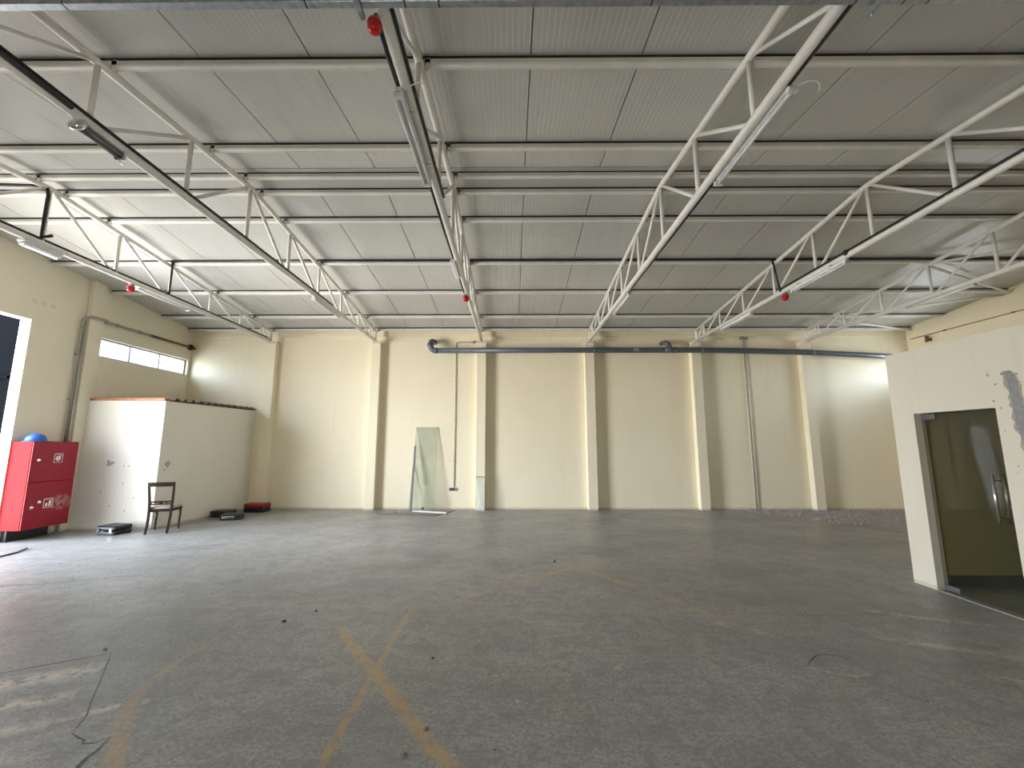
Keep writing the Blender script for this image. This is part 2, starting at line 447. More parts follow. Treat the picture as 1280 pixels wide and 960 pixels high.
def wall_with_holes(mb, plane0, plane1, y0, y1, z0, z1, holes, axis='x'):
    """slab in the y-z plane (axis x) or x-z plane (axis y) with rectangular holes (a0,a1,z0,z1)"""
    ys = sorted({y0, y1, *[h[0] for h in holes], *[h[1] for h in holes]})
    zs = sorted({z0, z1, *[h[2] for h in holes], *[h[3] for h in holes]})
    for a, b in zip(ys, ys[1:]):
        for c_, d in zip(zs, zs[1:]):
            m = ((a + b) / 2, (c_ + d) / 2)
            if any(h[0] < m[0] < h[1] and h[2] < m[1] < h[3] for h in holes): continue
            if axis == 'x': mb.box(plane0, a, c_, plane1, b, d)
            else: mb.box(a, plane0, c_, b, plane1, d)
WL = (8.46, 10.90, 3.47, 3.88)
DL = (4.4, 7.22, 0, 3.88)
w = MB(); wall_with_holes(w, XL - .2, XL, YF - .2, YB, -.1, 5.30, [WL, DL])
tag(w.build('wall_left', 'left_wall_paint'), 'left wall with wide tall doorway and high strip window', 'wall', kind='structure')
WR = (8.4, 10.75, 3.35, 3.95)
w = MB(); wall_with_holes(w, XR, XR + .2, YF - .2, YB, -.1, 5.30, [WR])
tag(w.build('wall_right', 'cream_paint'), 'right wall seen above the small office', 'wall', kind='structure')
w = MB(); w.box(XR - .06, YF, 4.40, XR - .001, YB - .05, 4.78)
tag(w.build('trim_3', 'cream_paint'), 'cream ring beam along the right wall', 'beam', kind='structure')
DF = (-1.9, -.9, 0, 2.2)
w = MB(); wall_with_holes(w, YF - .2, YF, XL - .2, XR + .2, -.1, 5.0, [DF], 'y')
tag(w.build('wall_front', 'cream_paint'), 'front wall behind the viewer with wide doorway', 'wall', kind='structure')

# columns on the back wall, one per truss, and one on the left wall
for i, x in enumerate(TX):
    c = MB(); c.bbox(x - .125, YB - .18, 0, x + .125, YB - .001, 4.30, .008)
    c.bbox(x - .135, YB - .19, 4.30, x + .135, YB - .001, 4.335, .006)
    n = 'leftmost' if i == 0 else 'rightmost' if i == 5 else ORD[i] + ' from the left'
    tag(c.build('column', 'cream_paint'), 'cream square column on the back wall, ' + n, 'column', 'columns along the back wall', 'structure')
c = MB(); c.bbox(XL + .001, 8.14, 0, XL + .11, 8.42, 5.0, .008)
tag(c.build('column', 'left_wall_paint'), 'cream column on left wall above the red cabinet', 'column', kind='structure')

# windows (three lights each)
def window(name, x0, x1, W, label):
    f = MB(); t_ = .035; xm = (x0 + x1) / 2
    y0, y1, z0, z1 = W
    f.bbox(xm - .03, y0, z0, xm + .03, y1, z0 + t_, .004); f.bbox(xm - .03, y0, z1 - t_, xm + .03, y1, z1, .004)
    st = [y0 + t_ / 2 + (y1 - y0 - t_) * k / 3 for k in range(4)]
    for y in st: f.bbox(xm - .028, y - t_ / 2, z0, xm + .028, y + t_ / 2, z1, .004)
    o = f.build(name, 'window_aluminium'); tag(o, label, 'window', kind='structure')
    for a, b in zip(st, st[1:]):
        g = MB(); g.box(xm - .003, a + t_ / 2 - .004, z0 + t_ - .004, xm + .003, b - t_ / 2 + .004, z1 - t_ + .004); g.build('pane', 'window_glass', o)
window('window_1', XL - .2, XL, WL, 'bright strip window of three panes high on left wall')
window('window_2', XR, XR + .2, WR, 'strip window high on right wall behind the office')

# ------------------------------------------------------------------ roof trusses
def make_truss(x, i):
    side = {0: 'first truss from the left wall', 1: 'second truss from the left wall', 2: 'third truss from the left wall',
            3: 'fourth truss from the left wall', 4: 'fifth truss from the left wall', 5: 'sixth truss, nearest the right wall'}[i]
    t_ = empty('roof_truss', (x, 0, 0), 0, 'white tubular steel roof truss, ' + side, 'roof truss', 'white roof trusses')
    ye, yn = YB - .24, 2 * RY - (YB - .24)
    b = MB(); b.tube([(0, yn, ZB), (0, ye, ZB)], .041, 16); b.build('bottom_chord', 'white_steel', t_)
    b = MB(); b.tube([(0, yn, chord_z(yn)), (0, RY - .12, chord_z(RY - .12)), (0, RY, chord_z(RY) - .004), (0, RY + .12, chord_z(RY - .12)), (0, ye, chord_z(ye))], .036, 16)
    b.build('top_chord', 'white_steel', t_)
    far = [RY, 6.36, 7.42, 8.46, 9.46, 10.28]
    for sgn in (1, -1):
        ys = [RY + sgn * (y - RY) for y in far]
        yend = RY + sgn * (ye - RY)
        for k, y in enumerate(ys):
            r = .026 if k < 2 else .022 if k < 4 else .018
            if k or sgn > 0:
                b = MB(); b.tube([(0, y, ZB), (0, y, chord_z(y))], r, 10); b.build('upright', 'white_steel', t_)
            yn_ = ys[k + 1] if k < 5 else yend - sgn * .05
            dy = .06 * sgn
            # towards the eaves each diagonal falls from an upright's head to the next upright's foot
            b = MB(); b.tube([(0, y + dy * .6, chord_z(y) - .01), (0, yn_ - dy, ZB + .01)], r * .85, 10); b.build('diagonal', 'white_steel', t_)
    for yy in (ye, yn):
        b = MB(); b.prism([(yy - .10, ZB - .05), (yy + .055, ZB - .05), (yy + .055, chord_z(yy) + .03), (yy - .02, chord_z(yy) + .03)], 'x', -.006, .006)
        b.bbox(-.09, yy - .09, ZB - .05, .09, yy + .055, ZB - .03, .003); b.build('end_plate', 'white_steel', t_)
    for y in PURL:
        z = chord_z(y); c = MB()
        c.box(.037, y - .03, z - .005, .043, y + .03, z + .10); c.box(.037, y - .03, z + .0, .085, y - .024, z + .10); c.build('cleat', 'purlin_steel', t_)
    return t_
PURL = [.75, 2.03, 3.28, 4.50, 5.12, 5.48, 6.12, 7.40, 8.62, 9.93, 10.80]
for i, x in enumerate(TX): make_truss(x, i)

# purlins: pressed channels with a turned lip, lying on the trusses
PN = ['just beyond the viewer', 'behind the galvanised channel', 'first beyond the galvanised channel', 'second beyond the galvanised channel', 'near one of the ridge pair',
      'far one of the ridge pair', 'next beyond the ridge', 'carrying the black cable', 'third from the back wall', 'second from the back wall', 'hard against the back wall']
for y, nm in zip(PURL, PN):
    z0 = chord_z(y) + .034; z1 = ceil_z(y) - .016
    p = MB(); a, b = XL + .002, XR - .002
    p.bbox(a, y - .03, z0, b, y + .03, z1, .010)
    p.bbox(a, y + .020, z0 - .004, b, y + .031, z0 + .006, .002)
    x = a + .5
    while x < b:                                           # fixing screws down the near face
        p.tube([(x, y - .034, z0 + .03), (x, y - .028, z0 + .03)], .007, 6); x += .9
    po = tag(p.build('roof_purlin', 'purlin_steel'), 'long white steel purlin under the roof, ' + nm, 'purlin', 'roof purlins')
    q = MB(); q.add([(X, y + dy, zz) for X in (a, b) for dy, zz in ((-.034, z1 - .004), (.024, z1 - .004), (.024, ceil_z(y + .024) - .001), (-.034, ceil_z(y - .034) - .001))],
                    [(0, 1, 2, 3), (7, 6, 5, 4), (0, 4, 5, 1), (1, 5, 6, 2), (2, 6, 7, 3), (3, 7, 4, 0)]); q.build('shade_strip', 'black_plastic', po)  # black strip added as the dark line of shade between purlin and roof

# zig-zag roof bracing between the last truss and the right wall
br = [((7.80, 4.50), (10.58, 6.12), 'nearest the viewer'), ((10.58, 6.12), (7.80, 7.40), 'second from the viewer'), ((7.80, 7.40), (10.58, 8.62), 'third from the viewer'),
      ((10.58, 8.62), (7.80, 9.90), 'fourth from the viewer'), ((7.80, 9.93), (10.50, 10.80), 'nearest the back wall')]
for (a, b, nm) in br:
    a = (a[0], a[1] + .055); b = (b[0], b[1] - .055)
    m = MB(); m.tube([(a[0], a[1], chord_z(a[1]) + .005), (b[0], b[1], chord_z(b[1]) + .005)], .024, 10)
    for q in (a, b): m.bbox(q[0] - .04, q[1] - .04, chord_z(q[1]) + .0, q[0] + .04, q[1] + .04, chord_z(q[1]) + .01, .002)
    tag(m.build('bracing_tube', 'white_steel'), 'slanting white roof brace by the right wall, ' + nm, 'brace', 'roof braces by the right wall')

# galvanised channel across the hall in front of the trusses, with perforated hangers
tr = empty('cable_trunking', (0, 2.085, 0), 0, 'galvanised metal channel crossing the hall close overhead', 'cable trunking')
m = MB(); x = XL + .01
joints = [-8.0, -6.0, -4.4, -2.62, -1.20, -.62, -.42, .82, 2.0, 2.28, 2.42, 3.0, 3.3, 4.6, 6.4, 8.4, XR - .01]
for b in joints:
    m.bbox(x, -.022, 4.19, b - .006, .022, 4.30, .003); x = b
m.build('channel', 'galvanised', tr)
m = MB()
for b in joints[:-1]: m.box(b - .012, -.0205, 4.1915, b + .004, .0205, 4.298)
m.build('joint', 'black_plastic', tr)
for x in (TX[2] - .01, TX[3] + .155):
    h = MB()
    h.bbox(x - .092, -.09, 4.168, x - .060, .075, 4.187, .002)
    for e_ in (-.0925, -.064): h.bbox(x + e_, -.09, 4.176, x + e_ + .004, .075, 4.20, .001)
    for yy in (-.06, -.02, .03): h.tube([(x - .076, yy, 4.166), (x - .076, yy, 4.172)], .007, 8)
    h.tube([(x - .076, .055, 4.15), (x - .076, .055, 4.33)], .006, 8)
    h.build('hanger', 'galvanised', tr)

# ------------------------------------------------------------------ lamps on the trusses
def batten(x, y0, y1, label, twin=True, dx=-.085, body='lamp_body', z=ZB - .03):
    L = y1 - y0
    t_ = empty('fluorescent_lamp', (x + dx, (y0 + y1) / 2, z), 0, label, 'lamp', 'fluorescent lamps on the trusses')
    b = MB(); b.prism([(-.03, .03), (.03, .03), (.022, -.012), (-.022, -.012)], 'y', -L / 2, L / 2)
    b.bbox(-.02, -L * .3 - .02, .02, .09 * (1 if dx < 0 else -1), -L * .3 + .02, .035, .002)
    b.bbox(-.02, L * .3 - .02, .02, .09 * (1 if dx < 0 else -1), L * .3 + .02, .035, .002)
    b.build('housing', body, t_)
    for s in ((-1, 1) if twin else (0,)):
        u = MB(); u.tube([(s * .028, -L / 2 + .03, -.03), (s * .028, L / 2 - .03, -.03)], .0155, 10); u.build('tube', 'lamp_tube' if body == 'lamp_body' else body, t_)
    for s in (-1, 1):
        e = MB(); e.bbox(-.04, s * (L / 2 - .018) - .018, -.05, .04, s * (L / 2 - .018) + .018, .0, .006); e.build('lamp_holder', 'lamp_body', t_)
    return t_
lc = batten(TX[2], 2.78, 3.90, 'twin tube fluorescent lamp on third truss, nearest the viewer', dx=-.045, z=ZB - .075)
ld = batten(TX[3], 2.80, 3.98, 'white fluorescent lamp on fourth truss, nearest the viewer', False, .075)
for o, s in ((lc, 1), (ld, 1)):        # loose flex looped over the near end
    w_ = MB(); pts = []
    for k in range(13):
        a = math.pi * (k / 12)
        pts.append((s * (.02 + .10 * (1 - math.cos(a)) / 1.0), -.57 + .03 * math.sin(a * 2) + .02 * k / 12, -.02 + .075 * math.sin(a)))
    w_.tube(pts, .005, 6); w_.build('flex', 'lamp_cover', o)
batten(TX[0], 6.82, 8.00, 'white fluorescent lamp beyond the red fitting on first truss', False, -.06)
batten(TX[1], 7.30, 8.45, 'white fluorescent lamp on the far half of second truss', False, -.02, z=ZB - .05)
batten(TX[3], 7.15, 8.32, 'white fluorescent lamp on the far half of fourth truss', False, .06)
batten(TX[4], 5.78, 6.98, 'white fluorescent lamp on fifth truss, nearer the viewer', False, .02, z=ZB - .06)
batten(TX[4], 8.25, 9.45, 'white fluorescent lamp on fifth truss, nearer the back wall', True, .03, z=ZB - .05)
batten(TX[5], 6.75, 8.0, 'white fluorescent lamp on sixth truss by the right wall', False, .05)
# dark lamp with a round metal end on the second truss
t_ = empty('tubular_lamp', (TX[1] - .005, 3.28, ZB - .07), 0, 'dark tubular lamp with round metal end on second truss', 'lamp')
b = MB(); b.tube([(-.022, -.17, 0), (-.022, .2, 0)], .026, 12); b.build('housing', 'dark_lamp_body', t_)
b = MB(); b.tube([(.03, -.15, .0), (.03, .2, 0)], .018, 10); b.build('tube', 'dark_lamp_body', t_)
b = MB(); b.lathe([(.02, -.035), (.058, -.03), (.066, -.005), (.06, .02), (.03, .035)], 20, Matrix.Translation((0, -.18, 0)) @ Matrix.Rotation(R(60), 4, 'X')); b.build('end_cap', 'chrome', t_)
b = MB(); b.bbox(-.05, .19, -.035, .05, .22, .05, .006); b.tube([(-.02, .22, -.03), (-.02, .25, -.05), (.02, .25, -.05)], .006, 6); b.build('bracket', 'chrome', t_)
# weatherproof emergency boxes
def bulkhead(x, y0, y1, label, dx):
    t_ = empty('bulkhead_lamp', (x + dx, (y0 + y1) / 2, ZB - .075), 0, label, 'lamp', 'box lamps under the trusses')
    L = y1 - y0
    b = MB(); b.bbox(-.06, -L / 2, .0, .06, L / 2, .035, .008); b.build('housing', 'lamp_body', t_)
    b = MB(); b.bbox(-.052, -L / 2 + .01, -.045, .052, L / 2 - .01, .0, .016); b.build('diffuser', 'lamp_cover', t_)
    b = MB()
    for s in (-1, 1): b.bbox(-.02, s * L * .42 - .012, -.055, .02, s * L * .42 + .012, -.043, .003)
    b.build('clip', 'lamp_body', t_)
bulkhead(TX[0], 5.08, 5.56, 'white box lamp under first truss by the left doorway', -.02)

# red alarm fittings
def alarm(x, y, z, label, s=1.0, yaw=0):
    t_ = empty('fire_alarm', (x, y, z), yaw, label, 'fire alarm', 'red alarm fittings on the trusses')
    t_.scale = (s, s, s)
    b = MB(); b.lathe([(.030, .0), (.046, -.004), (.050, -.022), (.048, -.030)], 24); b.build('base', 'red_plastic', t_)
    b = MB(); b.lathe([(.048, -.030), (.047, -.05), (.040, -.068), (.026, -.080), (.010, -.084)], 24); b.build('dome', 'red_plastic', t_)
    b = MB(); b.bbox(-.03, -.02, 0, .03, .02, .035, .004); b.build('mount', 'galvanised_dull', t_)
alarm(TX[2] - .055, 2.27, ZB - .07, 'large red domed alarm on third truss below the channel', .95)
alarm(TX[2] - .02, 7.2, ZB - .072, 'small red domed alarm on third truss, middle of the hall', 1.2)
alarm(TX[4] + .02, 7.18, ZB - .072, 'small red domed alarm on fifth truss at foot of black cable', 1.2)
alarm(TX[0] - .02, 6.68, ZB - .072, 'small red domed alarm on first truss near the left wall', 1.2)

# ------------------------------------------------------------------ black cables
def cable(pts, r, label, extra=None):
    m = MB(); m.tube(pts, r, 8)
    if extra: extra(m)
    return tag(m.build('black_cable', 'black_cable'), label, 'cable', 'black cables in the roof')
zp = ceil_z(7.40) - .014
cable([(TX[0] + .02, 7.36, zp - .01), (-3, 7.355, zp - .008), (0, 7.355, zp - .01), (3, 7.355, zp - .008), (6, 7.355, zp - .01), (XR - .01, 7.355, zp - .01)], .021, 'thick black cable running across the hall on a purlin')
def knot(p, r=.035):
    def f(m):
        m.lathe([(r * .4, -r), (r * .9, -r * .6), (r, 0), (r * .9, r * .6), (r * .4, r)], 10, Matrix.Translation(p))
    return f
cable([(TX[0] + .055, 7.36, zp - .01), (TX[0] + .05, 7.37, 4.9), (TX[0] + .045, 7.37, ZB + .06)], .018, 'short black cable dropping from the purlin to first truss', knot((TX[0] + .045, 7.36, ZB + .06), .03))
cable([(TX[4] - .055, 7.34, zp - .01), (TX[4] - .05, 7.3, 4.9), (TX[4] - .035, 7.22, ZB + .03)], .016, 'short black cable dropping from the purlin to fifth truss', knot((TX[4] - .035, 7.20, ZB + .03), .035))
cable([(TX[0] - .55, 5.16, 5.14), (TX[0] - .15, 5.22, 5.16), (TX[0] + .02, 5.25, 5.14), (TX[0] + .045, 5.25, 5.02), (TX[0] + .045, 5.25, 4.7), (TX[0] + .045, 5.25, ZB + .06), (TX[0] + .16, 5.28, ZB + .10)], .022, 'thick bent black cable down a post of first truss')
cable([(TX[0] + .01, .4, ZB + .058), (TX[0] + .01, 4, ZB + .056), (TX[0] + .01, 7.9, ZB + .058), (TX[0] + .01, 10.6, ZB + .055)], .016, 'long black cable lying along first truss lower tube')
cable([(TX[4] - .012, .3, ZB + .058), (TX[4] - .012, 4, ZB + .057), (TX[4] - .03, 5.2, ZB + .05), (TX[4] - .03, 7.2, ZB + .05)], .017, 'long black cable lying along fifth truss lower tube', knot((TX[4] - .035, 5.72, ZB + .03), .04))
cable([(TX[2] - .052, 2.27, ZB - .02), (TX[2] - .058, 2.55, ZB - .015), (TX[2] - .055, 2.80, ZB - .01)], .017, 'short black cable beside large red alarm on third truss')
cable([(TX[2] - .05, 3.90, ZB - .01), (TX[2] - .056, 5.0, ZB - .015), (TX[2] - .052, 5.75, ZB - .01)], .015, 'black cable on third truss beyond the twin tube lamp')
cable([(TX[2] - .05, 7.36, zp - .3), (TX[2] - .05, 6.45, ZB + .0), (TX[2] - .056, 6.8, ZB - .01), (TX[2] - .05, 7.14, ZB - .02)][1:], .014, 'short black cable on third truss before the small red alarm')
cable([(TX[2] + .05, .6, ZB + .02), (TX[2] + .052, 2.5, ZB + .018), (TX[2] + .05, 4.3, ZB + .02)], .014, 'black cable clipped to right side of third truss lower tube')
cable([(TX[1] + .035, .3, ZB + .045), (TX[1] + .03, 4, ZB + .046), (TX[1] + .03, 8.0, ZB + .045)], .015, 'long black cable lying along second truss lower tube')
cable([(TX[3] + .048, 1.2, ZB - .012), (TX[3] + .052, 2.2, ZB - .014), (TX[3] + .05, 2.82, ZB - .012)], .017, 'short black cable on fourth truss before the near lamp')
cable([(TX[3] + .05, 3.95, ZB - .012), (TX[3] + .05, 5.6, ZB - .014), (TX[3] + .048, 7.16, ZB - .012)], .015, 'black cable on fourth truss between its two lamps')
cable([(TX[1] + .046, .3, ZB - .004), (TX[1] + .048, 1.8, ZB - .006), (TX[1] + .044, 3.0, ZB - .004)], .022, 'thick dark cable clipped to near end of second truss lower tube')
jb = MB(); jb.bbox(TX[2] - .10, 5.80, ZB - .07, TX[2] - .03, 6.42, ZB - .01, .01)
tag(jb.build('junction_box', 'lamp_cover'), 'long white cable box under third truss', 'junction box')

# ------------------------------------------------------------------ services on the back wall
py = YB - .275
pipe = empty('drain_pipe', (0, 0, 0), 0, 'thick dark grey pipe running along top of back wall', 'pipe')
def arc(c, r, a0, a1, ax, n=8):
    out = []
    for k in range(n + 1):
        a = R(a0 + (a1 - a0) * k / n)
        p = [c[0], c[1], c[2]]; p[ax[0]] += r * math.cos(a); p[ax[1]] += r * math.sin(a); out.append(tuple(p))
    return out
m = MB(); m.tube([(-2.08, py, 4.085), (2, py, 4.09), (5, py, 4.085), (6.4, py, 4.06), (7.76, py, 4.02), (9.2, py, 3.945), (10.45, py, 3.87)], .072, 18); m.build('main_run', 'grey_pvc', pipe)
m = MB(); m.tube(arc((-2.02, py, 4.205), .12, 270, 180, (0, 2)) + [(-2.14, py, 4.26)] + [(-2.14, py + .03, 4.33), (-2.12, py + .10, 4.365), (-2.09, py + .20, 4.37), (-2.09, YB - .002, 4.37)], .07, 16)
m.tube([(-2.155, py, 4.20), (-2.15, py, 4.275)], .08, 16); m.tube([(-2.03, py, 4.085), (-1.96, py, 4.085)], .08, 16); m.build('elbow', 'grey_pvc', pipe)
m = MB(); m.tube([(4.15, py, 4.09), (4.15, py + .01, 4.20), (4.11, py + .05, 4.28), (4.05, py + .1, 4.32), (4.02, py + .2, 4.33), (4.02, YB - .002, 4.33)], .055, 14)
m.tube([(4.0, py, 4.09), (4.32, py, 4.09)], .079, 16); m.tube([(4.135, py + .01, 4.2), (4.10, py + .045, 4.28)], .066, 14); m.build('branch', 'grey_pvc', pipe)
for x in (2.05, 4.87, 7.76):
    m = MB(); z = 4.09 if x < 6 else 4.02
    m.tube([(x + .1, py + .0, z + .076), (x + .1, py + .02, ZB)], .005, 6)
    m.tube([(x + .1, py + .077 * math.cos(a), z + .077 * math.sin(a)) for a in [2 * math.pi * k / 20 for k in range(20)]], .006, 6, closed=True); m.build('strap', 'galvanised', pipe)
m = MB(); m.bbox(3.18, py - .074, 4.05, 3.32, py - .066, 4.13, .003); m.build('sticker', 'galvanised_dull', pipe)

cd = empty('conduit', (0, 0, 0), 0, 'thin grey conduit dropping to a socket beside the glass sheet', 'conduit')
m = MB(); m.tube([(-1.50, YB - .02, .56), (-1.50, YB - .02, 2.4), (-1.505, YB - .02, 4.30)] + arc((-1.455, YB - .02, 4.32), .05, 180, 90, (0, 2), 5) + [(-1.05, YB - .02, 4.37)], .011, 8)
for z in (1.2, 2.25, 3.3): m.bbox(-1.53, YB - .035, z, -1.47, YB - .001, z + .02, .003)
m.build('tube', 'conduit_paint', cd)
m = MB(); m.bbox(-1.62, YB - .055, .46, -1.46, YB - .001, .54, .006); m.build('socket_box', 'galvanised_dull', cd)
m = MB(); m.bbox(-1.595, YB - .06, .475, -1.545, YB - .054, .525, .003); m.bbox(-1.53, YB - .06, .475, -1.485, YB - .054, .525, .003); m.build('socket_face', 'black_plastic', cd)
m = MB(); m.bbox(-1.06, YB - .06, 4.34, -.98, YB - .001, 4.40, .006); m.build('junction_box', 'galvanised_dull', cd)
cd = empty('conduit', (0, 0, 0), 0, 'twin thin pale conduits running floor to top of back wall', 'conduit')
for x in (6.20, 6.275):
    m = MB(); m.tube([(x, YB - .02, .0), (x, YB - .02, 2.2), (x, YB - .02, 4.44)], .012, 8)
    for z in (.9, 1.9, 2.9, 3.7): m.bbox(x - .02, YB - .034, z, x + .02, YB - .001, z + .02, .003)
    m.build('tube', 'pale_conduit', cd)
m = MB(); m.bbox(6.13, YB - .07, 4.44, 6.34, YB - .001, 4.50, .006); m.build('junction_box', 'galvanised_dull', cd)

# galvanised pipe on the left wall
gp = empty('water_pipe', (0, 0, 0), 0, 'galvanised water pipe rising behind red cabinet and along left wall', 'pipe')
m = MB(); m.tube([(XL + .06, 8.05, 1.60), (XL + .06, 8.05, 4.02), (XL + .06, 8.05, 4.12)] + [(XL + .09, 8.07, 4.18), (XL + .16, 8.1, 4.21), (XL + .165, 8.25, 4.215), (XL + .16, 8.42, 4.215), (XL + .09, 8.5, 4.215), (XL + .06, 8.6, 4.215), (XL + .06, 9.6, 4.215)], .026, 12)
m.tube([(XL + .12, 8.07, .02), (XL + .12, 8.05, 4.1)], .014, 8)
for y in (8.5, 8.75, 9.3): m.tube([(XL + .06, y, 4.215), (XL + .06, y + .05, 4.215)], .036, 12)
for z in (2.5, 3.4): m.bbox(XL + .001, 8.02, z, XL + .10, 8.085, z + .025, .003)
m.build('pipe_run', 'pipe_grey', gp)
m = MB(); m.tube([(XL + .06, 9.6, 4.215), (XL + .06, 10.75, 4.215), (XL + .07, 10.80, 4.215)], .03, 12); m.build('painted_run', 'brown_edge', gp)
m = MB(); m.lathe([(.055, 0), (.075, .02), (.075, .06), (.05, .09), (.04, .17)], 16, Matrix.Translation((XL + .07, 10.80, 4.215)) @ Matrix.Rotation(R(-90), 4, 'X')); m.build('flange', 'black_plastic', gp)
# faint scratched marks above the doorway
m = MB()
for k in range(3):
    y = 7.18 + k * .16; m.box(XL + .0005, y, 4.20, XL + .0015, y + .07, 4.205); m.box(XL + .0005, y, 4.25, XL + .0015, y + .07, 4.255); m.box(XL + .0005, y, 4.2, XL + .0015, y + .006, 4.25); m.box(XL + .0005, y + .06, 4.2, XL + .0015, y + .066, 4.25)
tag(m.build('wall_marks', 'grey_patch'), 'faint grey outlines left on wall above the doorway', 'marks')

# small dark pipe end on the right wall
m = MB(); m.tube([(XR - .001, 10.35, 4.27), (XR - .08, 10.35, 4.27), (XR - .10, 10.35, 4.30), (XR - .10, 10.35, 4.36)], .04, 10); m.tube([(XR - .08, 10.35, 4.27), (XR - .13, 10.35, 4.22)], .035, 10)
tag(m.build('pipe_stub', 'brown_edge'), 'small dark pipe stub on right wall above the office', 'pipe')
m = MB(); m.tube([(XR - .075, .5, 4.395), (XR - .075, 10.8, 4.395)], .008, 6)
for k in range(7): m.bbox(XR - .09, 1.5 + k * 1.4, 4.38, XR - .055, 1.55 + k * 1.4, 4.41, .003)
tag(m.build('wall_wire', 'brown_edge'), 'thin dark wire clipped along the right wall beam', 'wire')

# ------------------------------------------------------------------ low store room in the left corner
SX0, SX1, SXB, SY, SZ = XL + .0, -7.06, -6.80, 8.40, 2.52
st = MB()
st.prism([(SX0 + .001, SY - .08), (SX1, SY), (SXB, YB - .002), (SXB - .12, YB - .002), (SX1 - .12, SY + .12), (SX0 + .001, SY + .12)], 'z', 0, SZ)
def blob(mb, c, u, v, rad, mi, n=14, thick=.0015, nrm=None, seed=0, sx=1, sz=1):
    rnd = random.Random(seed); U = Vector(u); V = Vector(v); N = Vector(nrm); C = Vector(c)
    ring = [C + (U * math.cos(2 * math.pi * k / n) * sx + V * math.sin(2 * math.pi * k / n) * sz) * rad * rnd.uniform(.55, 1.15) for k in range(n)]
    o = [p + N * thick for p in ring]
    mb.add(ring + o, [list(range(n, 2 * n))] + [[i, (i + 1) % n, n + (i + 1) % n, n + i] for i in range(n)], False, mi)
fy = lambda x: SY - .08 * (SX1 - x) / (SX1 - SX0)
blob(st, (-8.0, fy(-8.0) - .001, 1.27), (1, 0, 0), (0, 0, 1), .07, 1, nrm=(0, -1, 0), seed=2, sx=1.3)
for k, (x, z) in enumerate(((-7.72, 1.22), (-7.62, 1.21), (-8.1, .72), (-7.7, .88), (-7.45, .6), (-7.6, .35), (-7.9, .45))):
    blob(st, (x, fy(x) - .001, z), (1, 0, 0), (0, 0, 1), .018, 1, 9, nrm=(0, -1, 0), seed=k + 9)
dv = Vector((SXB - SX1, YB - SY, 0)).normalized(); nv = Vector((dv.y, -dv.x, 0))
for dd, z, r_ in ((.20, 1.24, .06), (.14, 1.13, .02)):
    p = Vector((SX1, SY, z)) + dv * dd; blob(st, p, dv, (0, 0, 1), r_, 1, nrm=nv, seed=int(dd * 100), sz=1.3)
tag(st.build('wall_store', ['store_paint', 'grey_patch']), 'cream walls of the low store room in back left corner', 'store room', kind='structure')
sr = empty('store_roof', (-7.8, 9.6, SZ), 0, 'brown corrugated sheet roof on the low store room', 'roof')
m = MB(); m.bbox(SX0 + .115 + 7.8, SY - .05 - 9.6, .002, SX1 + .02 + 7.8, SY + .09 - 9.6, .055, .006); m.build('front_edge', 'rusty_sheet', sr)
m = MB(); per = .20; N = int((YB - .03 - SY - .09) / per * 10); pr = []
for k in range(N + 1):
    y = SY + .09 + (YB - .03 - SY - .09) * k / N; ph = (y / per) % 1
    h = .07 if ph < .22 else .07 - (ph - .22) / .12 * .055 if ph < .34 else .015 if ph < .88 else .015 + (ph - .88) / .12 * .055
    pr.append((y, h))
vs = []
for y, h in pr:
    xe = SX1 + (SXB - SX1) * (y - SY) / (YB - SY) + .03
    for X in (SX0 + .002 + (.13 if y < 8.42 else 0), xe): vs += [(X + 7.8, y - 9.6, h), (X + 7.8, y - 9.6, h + .012)]
fs = []
for k in range(N):
    a = k * 4; b = a + 4
    fs += [(a, a + 2, b + 2, b), (a + 1, b + 1, b + 3, a + 3), (a + 2, a + 3, b + 3, b + 2), (a, b, b + 1, a + 1)]
fs += [(0, 1, 3, 2), (N * 4, N * 4 + 2, N * 4 + 3, N * 4 + 1)]
m.add(vs, fs); m.build('sheet', 'corrugated_sheet', sr)
m = MB(); m.tube([(SX1 + 7.8 + .02, 9.3 - 9.6, .075), (SXB + 7.8 + .05, YB - .05 - 9.6, .035)], .012, 6); m.build('wire', 'brown_edge', sr)

